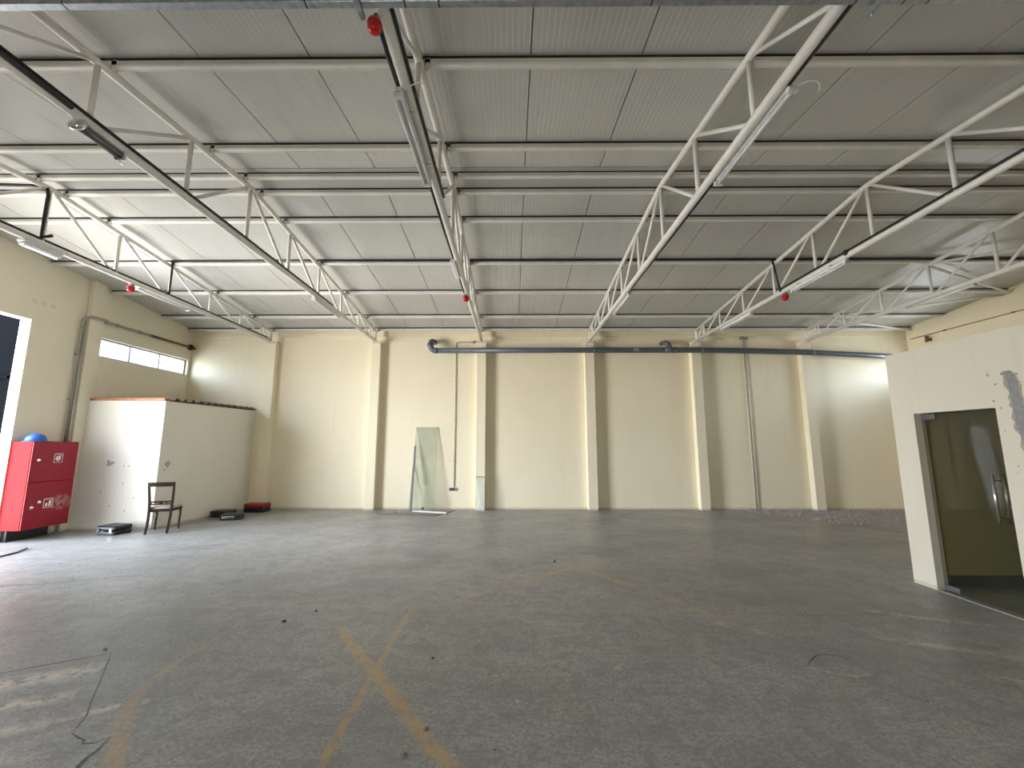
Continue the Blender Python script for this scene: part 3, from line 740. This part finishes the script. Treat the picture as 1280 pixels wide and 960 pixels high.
# ------------------------------------------------------------------ fire hose cabinet and helmet
cb = empty('fire_hose_cabinet', (XL, 7.62, 0), 0, 'tall red steel fire hose cabinet on wall beside left doorway', 'fire cabinet')
CX = .39; y0, y1 = -.385, .385
m = MB(); m.bbox(.001, y0, .19, CX - .02, y1, 1.69, .006); m.build('body', 'cabinet_red', cb)
d1 = MB(); d1.bbox(CX - .019, y0 + .004, .99, CX, y1 - .004, 1.686, .006); d1 = d1.build('door', 'cabinet_front_red', cb)
d2 = MB(); d2.bbox(CX - .019, y0 + .004, .194, CX, y1 - .004, .984, .006); d2 = d2.build('door', 'cabinet_front_red', cb)
def sign(par, yc, zc, kind):
    s = MB(); h = .075; X = CX + .0005; e = X + .0015
    for a in ((yc - h, zc - h, yc + h, zc - h + .008), (yc - h, zc + h - .008, yc + h, zc + h), (yc - h, zc - h, yc - h + .008, zc + h), (yc + h - .008, zc - h, yc + h, zc + h)):
        s.box(X, a[0], a[1], e, a[2], a[3])
    s.box(X, yc - h, zc + h + .008, e, yc + h, zc + h + .014)
    if kind == 'hose':
        n = 24; s.prism([(yc - .005 + .045 * math.cos(2 * math.pi * k / n), zc + .045 * math.sin(2 * math.pi * k / n)) for k in range(n)], 'x', X, e)
        s.prism([(yc + .01, zc + .02), (yc + .05, zc + .04), (yc + .048, zc + .056), (yc + .0, zc + .042)], 'x', X, e)
    else:
        s.prism([(yc - .045, zc - .05), (yc - .01, zc - .05), (yc - .01, zc + .005), (yc - .02, zc + .018), (yc - .045, zc + .0)], 'x', X, e)
        s.prism([(yc + .008, zc - .05), (yc + .04, zc - .05), (yc + .05, zc + .05), (yc + .02, zc + .052), (yc + .008, zc + .04)], 'x', X, e)
    s.build('pictogram', 'white_mark', par)
sign(d1, .05, 1.39, 'hose'); sign(d2, -.01, .60, 'ext')
def latch(par, y, z):
    s = MB(); s.lathe([(.030, 0), (.030, .006), (.022, .012), (.008, .014)], 16, Matrix.Translation((CX, y, z)) @ Matrix.Rotation(R(90), 4, 'Y'))
    s.bbox(CX + .01, y - .028, z - .006, CX + .022, y + .028, z + .006, .003); s.build('latch', 'chrome', par)
latch(d1, -.27, 1.37); latch(d2, -.27, .56); latch(d2, -.16, .64)
m = MB(); m.bbox(.001, y0 + .06, .0, .10, y1 - .06, .19, .004); m.build('shade_block', 'black_plastic', cb)  # black block added for the dark shade under the wall-hung cabinet
hm = empty('hard_hat', (XL + .2, 7.42, 1.69), R(20), 'blue hard hat lying on top of red cabinet', 'helmet')
m = MB(); prof = [(.135, .012), (.132, .04), (.12, .08), (.095, .115), (.055, .138), (.015, .146)]
m.lathe(prof, 24, Matrix.Diagonal((1.12, .92, 1, 1))); m.build('shell', 'blue_plastic', hm)
m = MB(); m.lathe([(.10, .0), (.165, .002), (.168, .010), (.135, .018)], 24, Matrix.Diagonal((1.1, .92, 1, 1))); m.bbox(.12, -.07, .002, .205, .07, .012, .004); m.build('brim', 'blue_plastic', hm)
m = MB()
for yy in (-.035, 0, .035): m.tube([(-.11 + .22 * k / 8, yy, .146 * math.sqrt(max(.02, 1 - ((-.11 + .22 * k / 8) / .155) ** 2)) - abs(yy) * .25) for k in range(9)], .007, 6)
m.build('crown_rib', 'blue_plastic', hm)

# steel gate leaf folded back outside the left doorway
gt = empty('gate_leaf', (XL - .25, 7.30, 0), 0, 'dark steel gate leaf standing open outside the left doorway', 'gate')
m = MB(); m.bbox(-2.2, -.012, .05, 0, .012, 4.3, .003); m.build('sheet', 'dark_gate', gt)
m = MB()
for z in (.05, 1.4, 2.8, 4.24): m.bbox(-2.2, -.045, z, 0, -.013, z + .06, .004)
for x in (-2.2, -1.1, -.06): m.bbox(x, -.045, .05, x + .06, -.013, 4.3, .004)
m.build('frame', 'dark_gate', gt)
# the neighbouring hall seen through the strip window
nb = empty('neighbour_building', (-15.5, 15, 0), 0, 'pale industrial building outside behind the strip window', 'building')
m = MB(); m.box(-3, -5, -.5, 0, 12, 6.0); m.build('wall', 'facade_paint', nb)
m = MB()
for k in range(9): m.box(.0, -4.6 + k * 1.8, 4.2, .04, -3.5 + k * 1.8, 5.2)
m.build('window', 'facade_glass', nb)
m = MB(); m.bbox(-.2, -5.1, 6.0, .4, 12, 6.25, .02); m.build('roof_edge', 'facade_steel', nb)
for k in range(5):
    m = MB(); m.tube([(1.2, -4 + k * 2.4, -.5), (1.2, -4 + k * 2.4, 5.6)], .06, 8); m.tube([(1.2, -4 + k * 2.4, 5.6), (0, -3 + k * 2.4, 4.8)], .05, 8); m.build('post', 'facade_steel', nb)

# ------------------------------------------------------------------ chair
ch = empty('dining_chair', (-6.70, 8.24, 0), R(20), 'dark wooden dining chair with pale seat beside the store room corner', 'chair')
def sq(pts, w_, d_, name, par, mat='dark_wood'):
    """bar of rectangular section along pts (w across x, d across y)"""
    m = MB(); vs = []; n = len(pts)
    for i, p in enumerate(pts):
        k = w_[i] if isinstance(w_, list) else w_; q = d_[i] if isinstance(d_, list) else d_
        vs += [(p[0] - k / 2, p[1] - q / 2, p[2]), (p[0] + k / 2, p[1] - q / 2, p[2]), (p[0] + k / 2, p[1] + q / 2, p[2]), (p[0] - k / 2, p[1] + q / 2, p[2])]
    fs = [(3, 2, 1, 0), tuple(range(4 * n - 4, 4 * n))]
    for i in range(n - 1):
        for k in range(4):
            a = i * 4 + k; b = i * 4 + (k + 1) % 4; fs.append((a, b, b + 4, a + 4))
    m.add(vs, fs); o = m.build(name, mat, par)
    return o
for s in (-1, 1):       # rear legs sweep back at the foot and lean back above the seat
    sq([(s * .165, -.27, 0), (s * .165, -.235, .12), (s * .168, -.205, .28), (s * .172, -.195, .44), (s * .180, -.205, .60), (s * .190, -.235, .78), (s * .195, -.265, .93)],
       .032, [.034, .036, .04, .042, .034, .03, .026], 'rear_leg', ch)
    m = MB(); m.lathe([(.013, 0), (.014, .02), (.017, .1), (.021, .22), (.025, .30), (.019, .315), (.026, .33), (.026, .36), (.02, .37), (.024, .385), (.024, .41)], 12, Matrix.Translation((s * .19, .19, 0)))
    m.build('front_leg', 'dark_wood', ch)
m = MB()
top = []; 
for k in range(9):
    x = -.205 + .41 * k / 8; bow = .03 * (1 - (x / .205) ** 2)
    top.append((x, -.265 - bow * .5))
m.prism([(x, y - .012) for x, y in top] + [(x, y + .014) for x, y in reversed(top)], 'z', .855, .935); m.build('top_rail', 'dark_wood', ch)
m = MB()
m.box(-.172, -.225, .565, .172, -.205, .585); m.box(-.172, -.222, .515, .172, -.203, .532)
for k in range(5):      # carved scrolls between the two thin rails
    x = -.12 + .06 * k; m.tube([(x + .026 * math.cos(a), -.213, .549 + .017 * math.sin(a)) for a in [2 * math.pi * j / 12 for j in range(12)]], .007, 6, closed=True)
m.lathe([(.02, -.01), (.024, 0), (.02, .01)], 12, Matrix.Translation((0, -.215, .55)) @ Matrix.Rotation(R(90), 4, 'X')); m.build('carved_rail', 'dark_wood', ch)
m = MB(); m.prism([(-.185, -.205), (.185, -.205), (.215, .21), (-.215, .21)], 'z', .385, .435); m.build('seat_frame', 'dark_wood', ch)
m = MB()
rows = [(0, .435, 1.0), (0, .455, 1.0), (0, .475, .95), (0, .485, .80)]
vs = []; n = 24
for _, z, k in rows:
    for j in range(n):
        a = 2 * math.pi * j / n; cx, cy = math.cos(a), math.sin(a)
        q = 1 / max(abs(cx), abs(cy)) ** .85
        yy = cy * q * .195 * k; xx = cx * q * (.195 + .03 * (yy + .2) / .4) * k
        vs.append((xx, yy + .005, z))
fs = [[i * n + j, i * n + (j + 1) % n, (i + 1) * n + (j + 1) % n, (i + 1) * n + j] for i in range(len(rows) - 1) for j in range(n)] + [list(range(3 * n, 4 * n)), list(reversed(range(n)))]
m.add(vs, fs, True); m.build('seat_cushion', 'seat_fabric', ch)

# ------------------------------------------------------------------ tool cases
def tool_case(name_label, loc, rz, wd, dp, h, mat, letters=False, group='tool cases on the floor'):
    t_ = empty('tool_case', loc, rz, name_label, 'tool case', group)
    b = .022
    m = MB(); m.bbox(-wd / 2, -dp / 2, .0, wd / 2, dp / 2, h * .5 - .002, b); m.build('lower_shell', mat if mat != 'red_case_plastic' else 'black_plastic', t_)
    m = MB(); m.bbox(-wd / 2, -dp / 2, h * .5 + .002, wd / 2, dp / 2, h, b)
    for k in range(3): m.bbox(-wd * .38, -dp * .3 + k * dp * .22, h - .003, wd * .38, -dp * .3 + k * dp * .22 + dp * .1, h + .003, .002)
    m.build('lid', mat, t_)
    m = MB(); m.tube([(-wd * .17, -dp / 2 + .005, h * .5), (-wd * .17, -dp / 2 - .03, h * .5), (-wd * .12, -dp / 2 - .045, h * .5), (wd * .12, -dp / 2 - .045, h * .5), (wd * .17, -dp / 2 - .03, h * .5), (wd * .17, -dp / 2 + .005, h * .5)], .011, 8); m.build('handle', mat if mat != 'red_case_plastic' else 'black_plastic', t_)
    for s in (-1, 1):
        m = MB(); m.bbox(s * wd * .33 - .025, -dp / 2 - .012, h * .28, s * wd * .33 + .025, -dp / 2 + .004, h * .74, .004); m.build('latch', 'galvanised' if not letters and s > 0 and mat == 'black_plastic' else 'black_plastic', t_)
    if letters:
        m = MB(); x = -wd * .36
        for wl in (.028, .012, .03, .024, .03, .02, .03):
            m.box(x, -dp / 2 - .0135, h * .30, x + wl * .32, -dp / 2 - .0125, h * .68); m.box(x, -dp / 2 - .0135, h * .56, x + wl, -dp / 2 - .0125, h * .68); m.box(x + wl * .7, -dp / 2 - .0135, h * .30, x + wl, -dp / 2 - .0125, h * .5)
            x += wl + .009
        m.build('lettering', 'white_mark', t_)
    return t_
tool_case('black plastic tool case on floor in front of the white store wall', (-7.42, 8.02, 0), R(-8), .40, .34, .16, 'black_plastic')
tool_case('black tool case half hidden behind the lettered case', (-6.655, 9.87, 0), R(6), .44, .32, .14, 'black_plastic')
tool_case('black tool case with white lettering on its front edge', (-6.20, 9.50, 0), R(14), .40, .30, .13, 'black_plastic', True)
tool_case('dark red tool case against the foot of leftmost column', (-6.29, 10.55, 0), R(-2), .52, .30, .20, 'red_case_plastic')

# ------------------------------------------------------------------ glass sheets and boards by the back wall
def leaning(name, x0, x1, yb, zt, yt, th, mat, label, cat, roll=0):
    ang = math.atan2(yt - yb, zt)
    M = Matrix.Translation(((x0 + x1) / 2, yb, 0)) @ Matrix.Rotation(-ang, 4, 'X')
    L = math.hypot(zt, yt - yb); hw = (x1 - x0) / 2
    m = MB(); m.box(-hw, -th, 0, hw, 0, L, M=M)
    o = m.build(name, mat); tag(o, label, cat); return o, M, L, hw
o, M, L, hw = leaning('glass_sheet', -2.515, -1.955, 10.72, 2.08, 10.965, .010, 'green_glass', 'tall greenish glass sheet leaning on back wall', 'glass sheet')
m = MB()
for a in (-hw, hw - .006): m.box(a, -.0115, 0, a + .006, .0015, L, M=M)
m.box(-hw, -.0115, L - .008, hw, .0015, L, M=M); m.box(-hw, -.0115, 0, hw, .0015, .006, M=M)
m.build('edge', 'grey_patch', o)
m = MB(); m.bbox(-.03, -.016, .03, .03, .004, .075, .003, M=M); m.build('clamp', 'black_plastic', o)
leaning('aluminium_strip', -2.53, -2.488, 10.63, 1.60, 10.90, .022, 'strip_grey', 'narrow grey metal strip leaning beside tall glass sheet', 'metal strip')
leaning('aluminium_strip', -2.575, -2.555, 10.70, 1.05, 10.95, .012, 'window_aluminium', 'short thin pale strip leaning left of the grey strip', 'metal strip')
o, M, L, hw = leaning('glass_sheet', -.915, -.69, 10.70, .84, 10.785, .010, 'green_glass', 'short greenish glass piece leaning on foot of third column', 'glass sheet')
m = MB(); m.box(-hw, -.0115, L - .008, hw, .0015, L, M=M); m.box(-hw, -.0115, 0, -hw + .006, .0015, L, M=M); m.box(hw - .006, -.0115, 0, hw, .0015, L, M=M); m.build('edge', 'grey_patch', o)
bd = MB(); bd.prism([(-3.22, 10.20), (-1.75, 9.98), (-1.43, 10.70), (-2.45, 10.63)], 'z', .001, .008)
o = bd.build('board', 'plywood'); tag(o, 'thin flat grey board lying on floor below tall glass sheet', 'board')
m = MB(); m.tube([(-3.22, 10.195, .008), (-1.75, 9.975, .008), (-1.43, 10.70, .008)], .006, 6); m.build('edge', 'brown_edge', o)
m = MB(); Mx = Matrix.Translation((-2.0, 10.42, .0)) @ Matrix.Rotation(R(-19), 4, 'Z'); m.bbox(-.46, -.055, .009, .46, .055, .03, .004, M=Mx)
tag(m.build('white_strip', 'white_board'), 'white strip of trim lying on the flat board', 'strip')

# ------------------------------------------------------------------ office on the right
OX, OY, OZ = 4.85, 5.34, 2.78
DO = (4.20, 5.06, 0, 2.01)
ofm = MB()
wall_with_holes(ofm, OX, OX + .13, YF + .001, OY, 0, OZ, [DO])
ofm.box(OX + .13, OY - .13, 0, XR - .001, OY, OZ)
ofm.box(OX + .13, YF + .001, OZ - .12, XR - .001, OY - .13, OZ)
# cement-filled chase beside the door with broken edges
rnd = random.Random(4); edgeL, edgeR = [], []
ch_pts = [(4.060, 2.36), (4.035, 2.28), (4.02, 2.1), (4.0, 1.9), (3.975, 1.7), (3.955, 1.5), (3.94, 1.33)]
for (y, z) in ch_pts:
    wdt = .026 if z > 2.3 else .040
    edgeL.append((y + wdt + rnd.uniform(-.012, .012), z)); edgeR.append((y - wdt + rnd.uniform(-.012, .012), z))
def strip_on_wall(Lp, Rp, x0, x1, mi):
    n = len(Lp); vs = [(x0, *p) for p in Lp] + [(x0, *p) for p in Rp]
    vs2 = [(x1, p[1], p[2]) for p in vs]
    fs = []
    for i in range(n - 1): fs.append((2 * n + i, 2 * n + i + 1, 3 * n + i + 1, 3 * n + i))
    for i in range(n - 1): fs += [(i, i + 1, 2 * n + i + 1, 2 * n + i), (n + i, n + i + 1, 3 * n + i + 1, 3 * n + i)]
    fs += [(0, n, 3 * n, 2 * n), (n - 1, 2 * n - 1, 4 * n - 1, 3 * n - 1)]
    ofm.add(vs + vs2, fs, False, mi)
def finer(P, j, s):
    r_ = random.Random(s); out = []
    for a, b in zip(P, P[1:]):
        for k in range(5):
            t__ = k / 5; out.append((a[0] + (b[0] - a[0]) * t__ + r_.uniform(-j, j), a[1] + (b[1] - a[1]) * t__))
    return out + [P[-1]]
strip_on_wall(finer([(y + .022, z) for y, z in edgeL], .016, 1), finer([(y - .022, z) for y, z in edgeR], .016, 2), OX, OX - .002, 2)
strip_on_wall(finer(edgeL, .008, 3), finer(edgeR, .008, 5), OX, OX - .005, 1)
for k in range(18):
    z = rnd.uniform(1.35, 2.38); y = 3.99 + (z - 1.35) * .09 + rnd.choice((-1, 1)) * rnd.uniform(.09, .16)
    blob(ofm, (OX, y, z), (0, 1, 0), (0, 0, 1), rnd.uniform(.006, .018), 2, 8, nrm=(-1, 0, 0), seed=k)
tag(ofm.build('wall_office', ['pale_cream_paint', 'cement', 'cement_crumbled']), 'pale cream walls of the small office on the right', 'office walls', kind='structure')
inn = MB()
inn.box(OX + .131, OY - .14, .0, XR - .002, OY - .1305, OZ - .121); inn.box(OX + 3.4, YF + .01, 0, OX + 3.5, OY - .141, OZ - .121)
inn.box(OX + .131, YF + .01, OZ - .135, OX + 3.4, OY - .141, OZ - .1215)
tag(inn.build('wall_office_inside', 'office_inside_paint'), 'dim olive wall inside the small office', 'office wall', kind='structure')
m = MB(); m.bbox(OX + .131, OY - .155, 0, OX + 3.39, OY - .1405, .12, .003)
tag(m.build('baseboard_office', 'skirting_tile'), 'dark skirting inside the small office', 'skirting', kind='structure')
m = MB(); m.bbox(OX - .012, 2.0, .0, OX + .022, DO[1], .007, .002)
tag(m.build('threshold_strip', 'threshold_metal'), 'thin pale metal strip on floor along the office doorway', 'threshold')
gd = empty('door_1', (OX + .09, DO[1], 0), 0, 'frameless glass office door with long chrome handles', 'door', kind='structure')
m = MB(); m.box(-.005, -.85, .012, .005, -.012, 1.995); m.build('glass_leaf', 'door_glass', gd)
m = MB(); m.bbox(-.016, -.17, 1.935, .016, -.012, 2.0, .004); m.build('top_patch', 'dark_lamp_body', gd)
m = MB(); m.bbox(-.016, -.17, .012, .016, -.012, .07, .004); m.build('bottom_patch', 'dark_lamp_body', gd)
for s in (-1, 1):
    m = MB(); m.tube([(s * .055, -.70, .855), (s * .055, -.70, 1.345)], .013, 12)
    for z in (.92, 1.28): m.tube([(s * .004, -.70, z), (s * .055, -.70, z)], .008, 8)
    m.build('handle', 'chrome', gd)
m = MB(); m.bbox(-.003, -.002, 0, .003, .0, 2.0, .001); m.build('hinge_seal', 'dark_lamp_body', gd)
sw = empty('light_switch', (OX, 3.93, 1.29), 0, 'white switch plate at foot of the cement chase', 'switch')
m = MB(); m.bbox(-.012, -.045, -.035, -.0055, .045, .04, .003); m.build('plate', 'white_mark', sw)
m = MB(); m.bbox(-.016, -.02, -.015, -.0115, .02, .02, .002); m.build('rocker', 'white_board', sw)
m = MB(); m.bbox(-.0115, -.06, -.05, -.0055, .06, -.036, .003); m.build('back_box', 'grey_patch', sw)

# ------------------------------------------------------------------ rubble in the back right corner
def lump(mb, c, r, seed, mi=0, flat=.6):
    rr = random.Random(seed); n = 6
    top = (c[0], c[1], c[2] + r * flat * 1.5); vs = []
    for z, k in ((0, .85), (r * flat * .7, 1.0)):
        for j in range(n): 
            a = 2 * math.pi * j / n + seed; q = r * k * rr.uniform(.7, 1.15)
            vs.append((c[0] + q * math.cos(a), c[1] + q * math.sin(a), c[2] + z * rr.uniform(.8, 1.2)))
    vs.append(top)
    fs = [list(reversed(range(n)))] + [[j, (j + 1) % n, n + (j + 1) % n, n + j] for j in range(n)] + [[n + j, n + (j + 1) % n, 2 * n] for j in range(n)]
    mb.add(vs, fs, False, mi)
rb = MB(); rnd = random.Random(12)
for k in range(5200):
    x = rnd.uniform(5.9, 10.4); y = rnd.uniform(8.9, 10.95)
    edge = 9.0 + max(0, 7.2 - x) * 1.15 + .12 * math.sin(x * 5)
    if y < edge and rnd.random() > .04: continue
    if x < 8.0 and 7.55 < x and y > 10.75: continue
    lump(rb, (x, y, 0), rnd.uniform(.010, .034) * (1.2 if rnd.random() < .1 else .85), k, flat=.45)
tag(rb.build('rubble', 'screed_debris'), 'spread of crushed brownish rubble in back right corner', 'rubble', kind='stuff')
# single bits lying on the floor
BITS = [(-2.142, 4.167, .020, 'dark_stone', 'dark chip on floor left of the yellow cross'), (-1.956, 4.413, .014, 'dark_stone', 'smaller dark chip further back left of the yellow cross'),
        (-.506, 2.687, .018, 'stone', 'grey stone sitting on the thick yellow line'), (-.579, 2.479, .020, 'stone', 'grey stone left of thick yellow line at bottom'),
        (-.618, 3.501, .013, 'dark_stone', 'dark pebble just right of the yellow cross'), (.029, 2.957, .013, 'pale_debris', 'white chip on floor in the middle foreground'),
        (-1.624, 8.042, .030, 'pale_debris', 'white scrap on floor before the flat board'), (-3.30, 3.62, .016, 'stone', 'grey pebble beside the broken slab corner'), (.598, 6.197, .020, 'dark_stone', 'flat dark chip behind tip of yellow chevron'),
        (-4.043, 7.956, .022, 'pale_debris', 'white crumb on floor in front of second column'), (-3.055, 7.963, .022, 'pale_debris', 'white crumb on floor well before the leaning glass'), (-2.83, 10.42, .03, 'dark_stone', 'black lump on floor left of the flat board')]
for k, (x, y, r_, mt, lb) in enumerate(BITS):
    m = MB(); lump(m, (x, y, 0), r_, k + 50, flat=.6); lump(m, (x + r_ * .6, y - r_ * .3, 0), r_ * .6, k + 90, flat=.5)
    tag(m.build('debris_chip', mt), lb, 'debris', 'loose chips on the floor')
gr = MB(); rnd = random.Random(31)
for k in range(420):
    x = rnd.uniform(-6.5, 4.5); y = rnd.uniform(2.1, 10.4)
    if x > 3 and y < 5 or y > 9.85 and -3.3 < x < -1.3: continue
    lump(gr, (x, y, 0), rnd.uniform(.003, .007), k, mi=0 if rnd.random() < .55 else 1, flat=.6)
tag(gr.build('grit', ['pale_debris', 'dark_stone']), 'fine pale and dark grit scattered over the floor', 'grit', kind='stuff')
m = MB(); m.tube([(-7.6, 6.0, .012), (-7.52, 6.3, .012), (-7.56, 6.6, .012), (-7.68, 6.82, .014), (-7.71, 6.86, .012)], .011, 8)
tag(m.build('floor_cable', 'black_cable'), 'loose black cable end on floor near the red cabinet', 'cable')

# ------------------------------------------------------------------ light: daylight through the doorways and windows
wd = bpy.data.worlds.new('World'); scn.world = wd; wd.use_nodes = True
n = wd.node_tree.nodes; l = wd.node_tree.links; bg = n['Background']
tc = n.new('ShaderNodeTexCoord'); sp = n.new('ShaderNodeSeparateXYZ'); l.new(tc.outputs['Generated'], sp.inputs[0])
rm = n.new('ShaderNodeValToRGB'); mr = n.new('ShaderNodeMapRange')
mr.inputs['From Min'].default_value = -1; mr.inputs['From Max'].default_value = 1
l.new(sp.outputs[2], mr.inputs[0]); l.new(mr.outputs[0], rm.inputs[0])
e = rm.color_ramp.elements
e[0].position = .0; e[0].color = (.42, .41, .39, 1)
e[1].position = .49; e[1].color = (.80, .78, .74, 1)
for p_, c_ in ((.51, (1.0, 1.06, 1.14)), (.63, (.97, 1.06, 1.19)), (.71, (.56, .62, .72)), (.80, (.30, .36, .46)), (1.0, (.14, .19, .30))):
    x = e.new(p_); x.color = (*c_, 1)
# sky brightness by direction is made up, shaped to balance the light indoors
cb_ = n.new('ShaderNodeCombineXYZ'); l.new(sp.outputs[0], cb_.inputs[0]); l.new(sp.outputs[1], cb_.inputs[1])
nz = n.new('ShaderNodeVectorMath'); nz.operation = 'NORMALIZE'; l.new(cb_.outputs[0], nz.inputs[0])
dt = n.new('ShaderNodeVectorMath'); dt.operation = 'DOT_PRODUCT'; dt.inputs[1].default_value = (0, -1, 0); l.new(nz.outputs[0], dt.inputs[0])
mr2 = n.new('ShaderNodeMapRange'); l.new(dt.outputs['Value'], mr2.inputs[0]); mr2.inputs['From Min'].default_value = -1
m2 = n.new('ShaderNodeValToRGB'); l.new(mr2.outputs[0], m2.inputs[0])
e = m2.color_ramp.elements
e[0].position = .0; e[0].color = (.30, .30, .30, 1); e[1].position = 1; e[1].color = (.16, .16, .16, 1)
for dot_, v in ((-.35, .34), (.05, .74), (.33, 1.14), (.55, .88), (.70, .64), (.90, .26)):
    x = e.new((dot_ + 1) / 2); x.color = (v, v, v, 1)
sc_ = n.new('ShaderNodeMath'); sc_.operation = 'MULTIPLY'; sc_.inputs[1].default_value = 11.0; l.new(m2.outputs[0], sc_.inputs[0])
l.new(rm.outputs[0], bg.inputs[0]); l.new(sc_.outputs[0], bg.inputs[1])
def portal(loc, rot, sx_, sy_):
    d = bpy.data.lights.new('daylight_portal', 'AREA'); d.shape = 'RECTANGLE'; d.size = sx_; d.size_y = sy_
    d.cycles.is_portal = True
    o = bpy.data.objects.new('daylight_portal', d); COL.objects.link(o); o.location = loc; o.rotation_euler = rot
portal((XL - .21, (DL[0] + DL[1]) / 2, 1.94), (0, R(-90), 0), 3.88, DL[1] - DL[0])
portal((XL - .21, (WL[0] + WL[1]) / 2, (WL[2] + WL[3]) / 2), (0, R(-90), 0), WL[3] - WL[2], WL[1] - WL[0])
portal((XR + .21, (WR[0] + WR[1]) / 2, (WR[2] + WR[3]) / 2), (0, R(90), 0), WR[3] - WR[2], WR[1] - WR[0])
portal(((DF[0] + DF[1]) / 2, YF - .21, DF[3] / 2), (R(90), 0, 0), DF[1] - DF[0], DF[3])

# ------------------------------------------------------------------ camera and colour
cam = bpy.data.cameras.new('camera'); co = bpy.data.objects.new('camera', cam); COL.objects.link(co)
co.location = (0, 0, 1.65); co.rotation_euler = (R(90 + 8.2), 0, R(.4))
cam.sensor_width = 36; cam.sensor_fit = 'HORIZONTAL'; cam.lens = 520 / 1280 * 36; cam.shift_x = .0028
cam.clip_start = .05; cam.clip_end = 200
scn.camera = co
scn.view_settings.view_transform = 'Standard'; scn.view_settings.look = 'None'
scn.view_settings.gamma = 1; scn.view_settings.use_curve_mapping = False
scn.view_settings.exposure = 2.18
cy = scn.cycles
cy.use_denoising = True; cy.max_bounces = 14; cy.diffuse_bounces = 8; cy.glossy_bounces = 4; cy.transparent_max_bounces = 10
cy.sample_clamp_indirect = 8
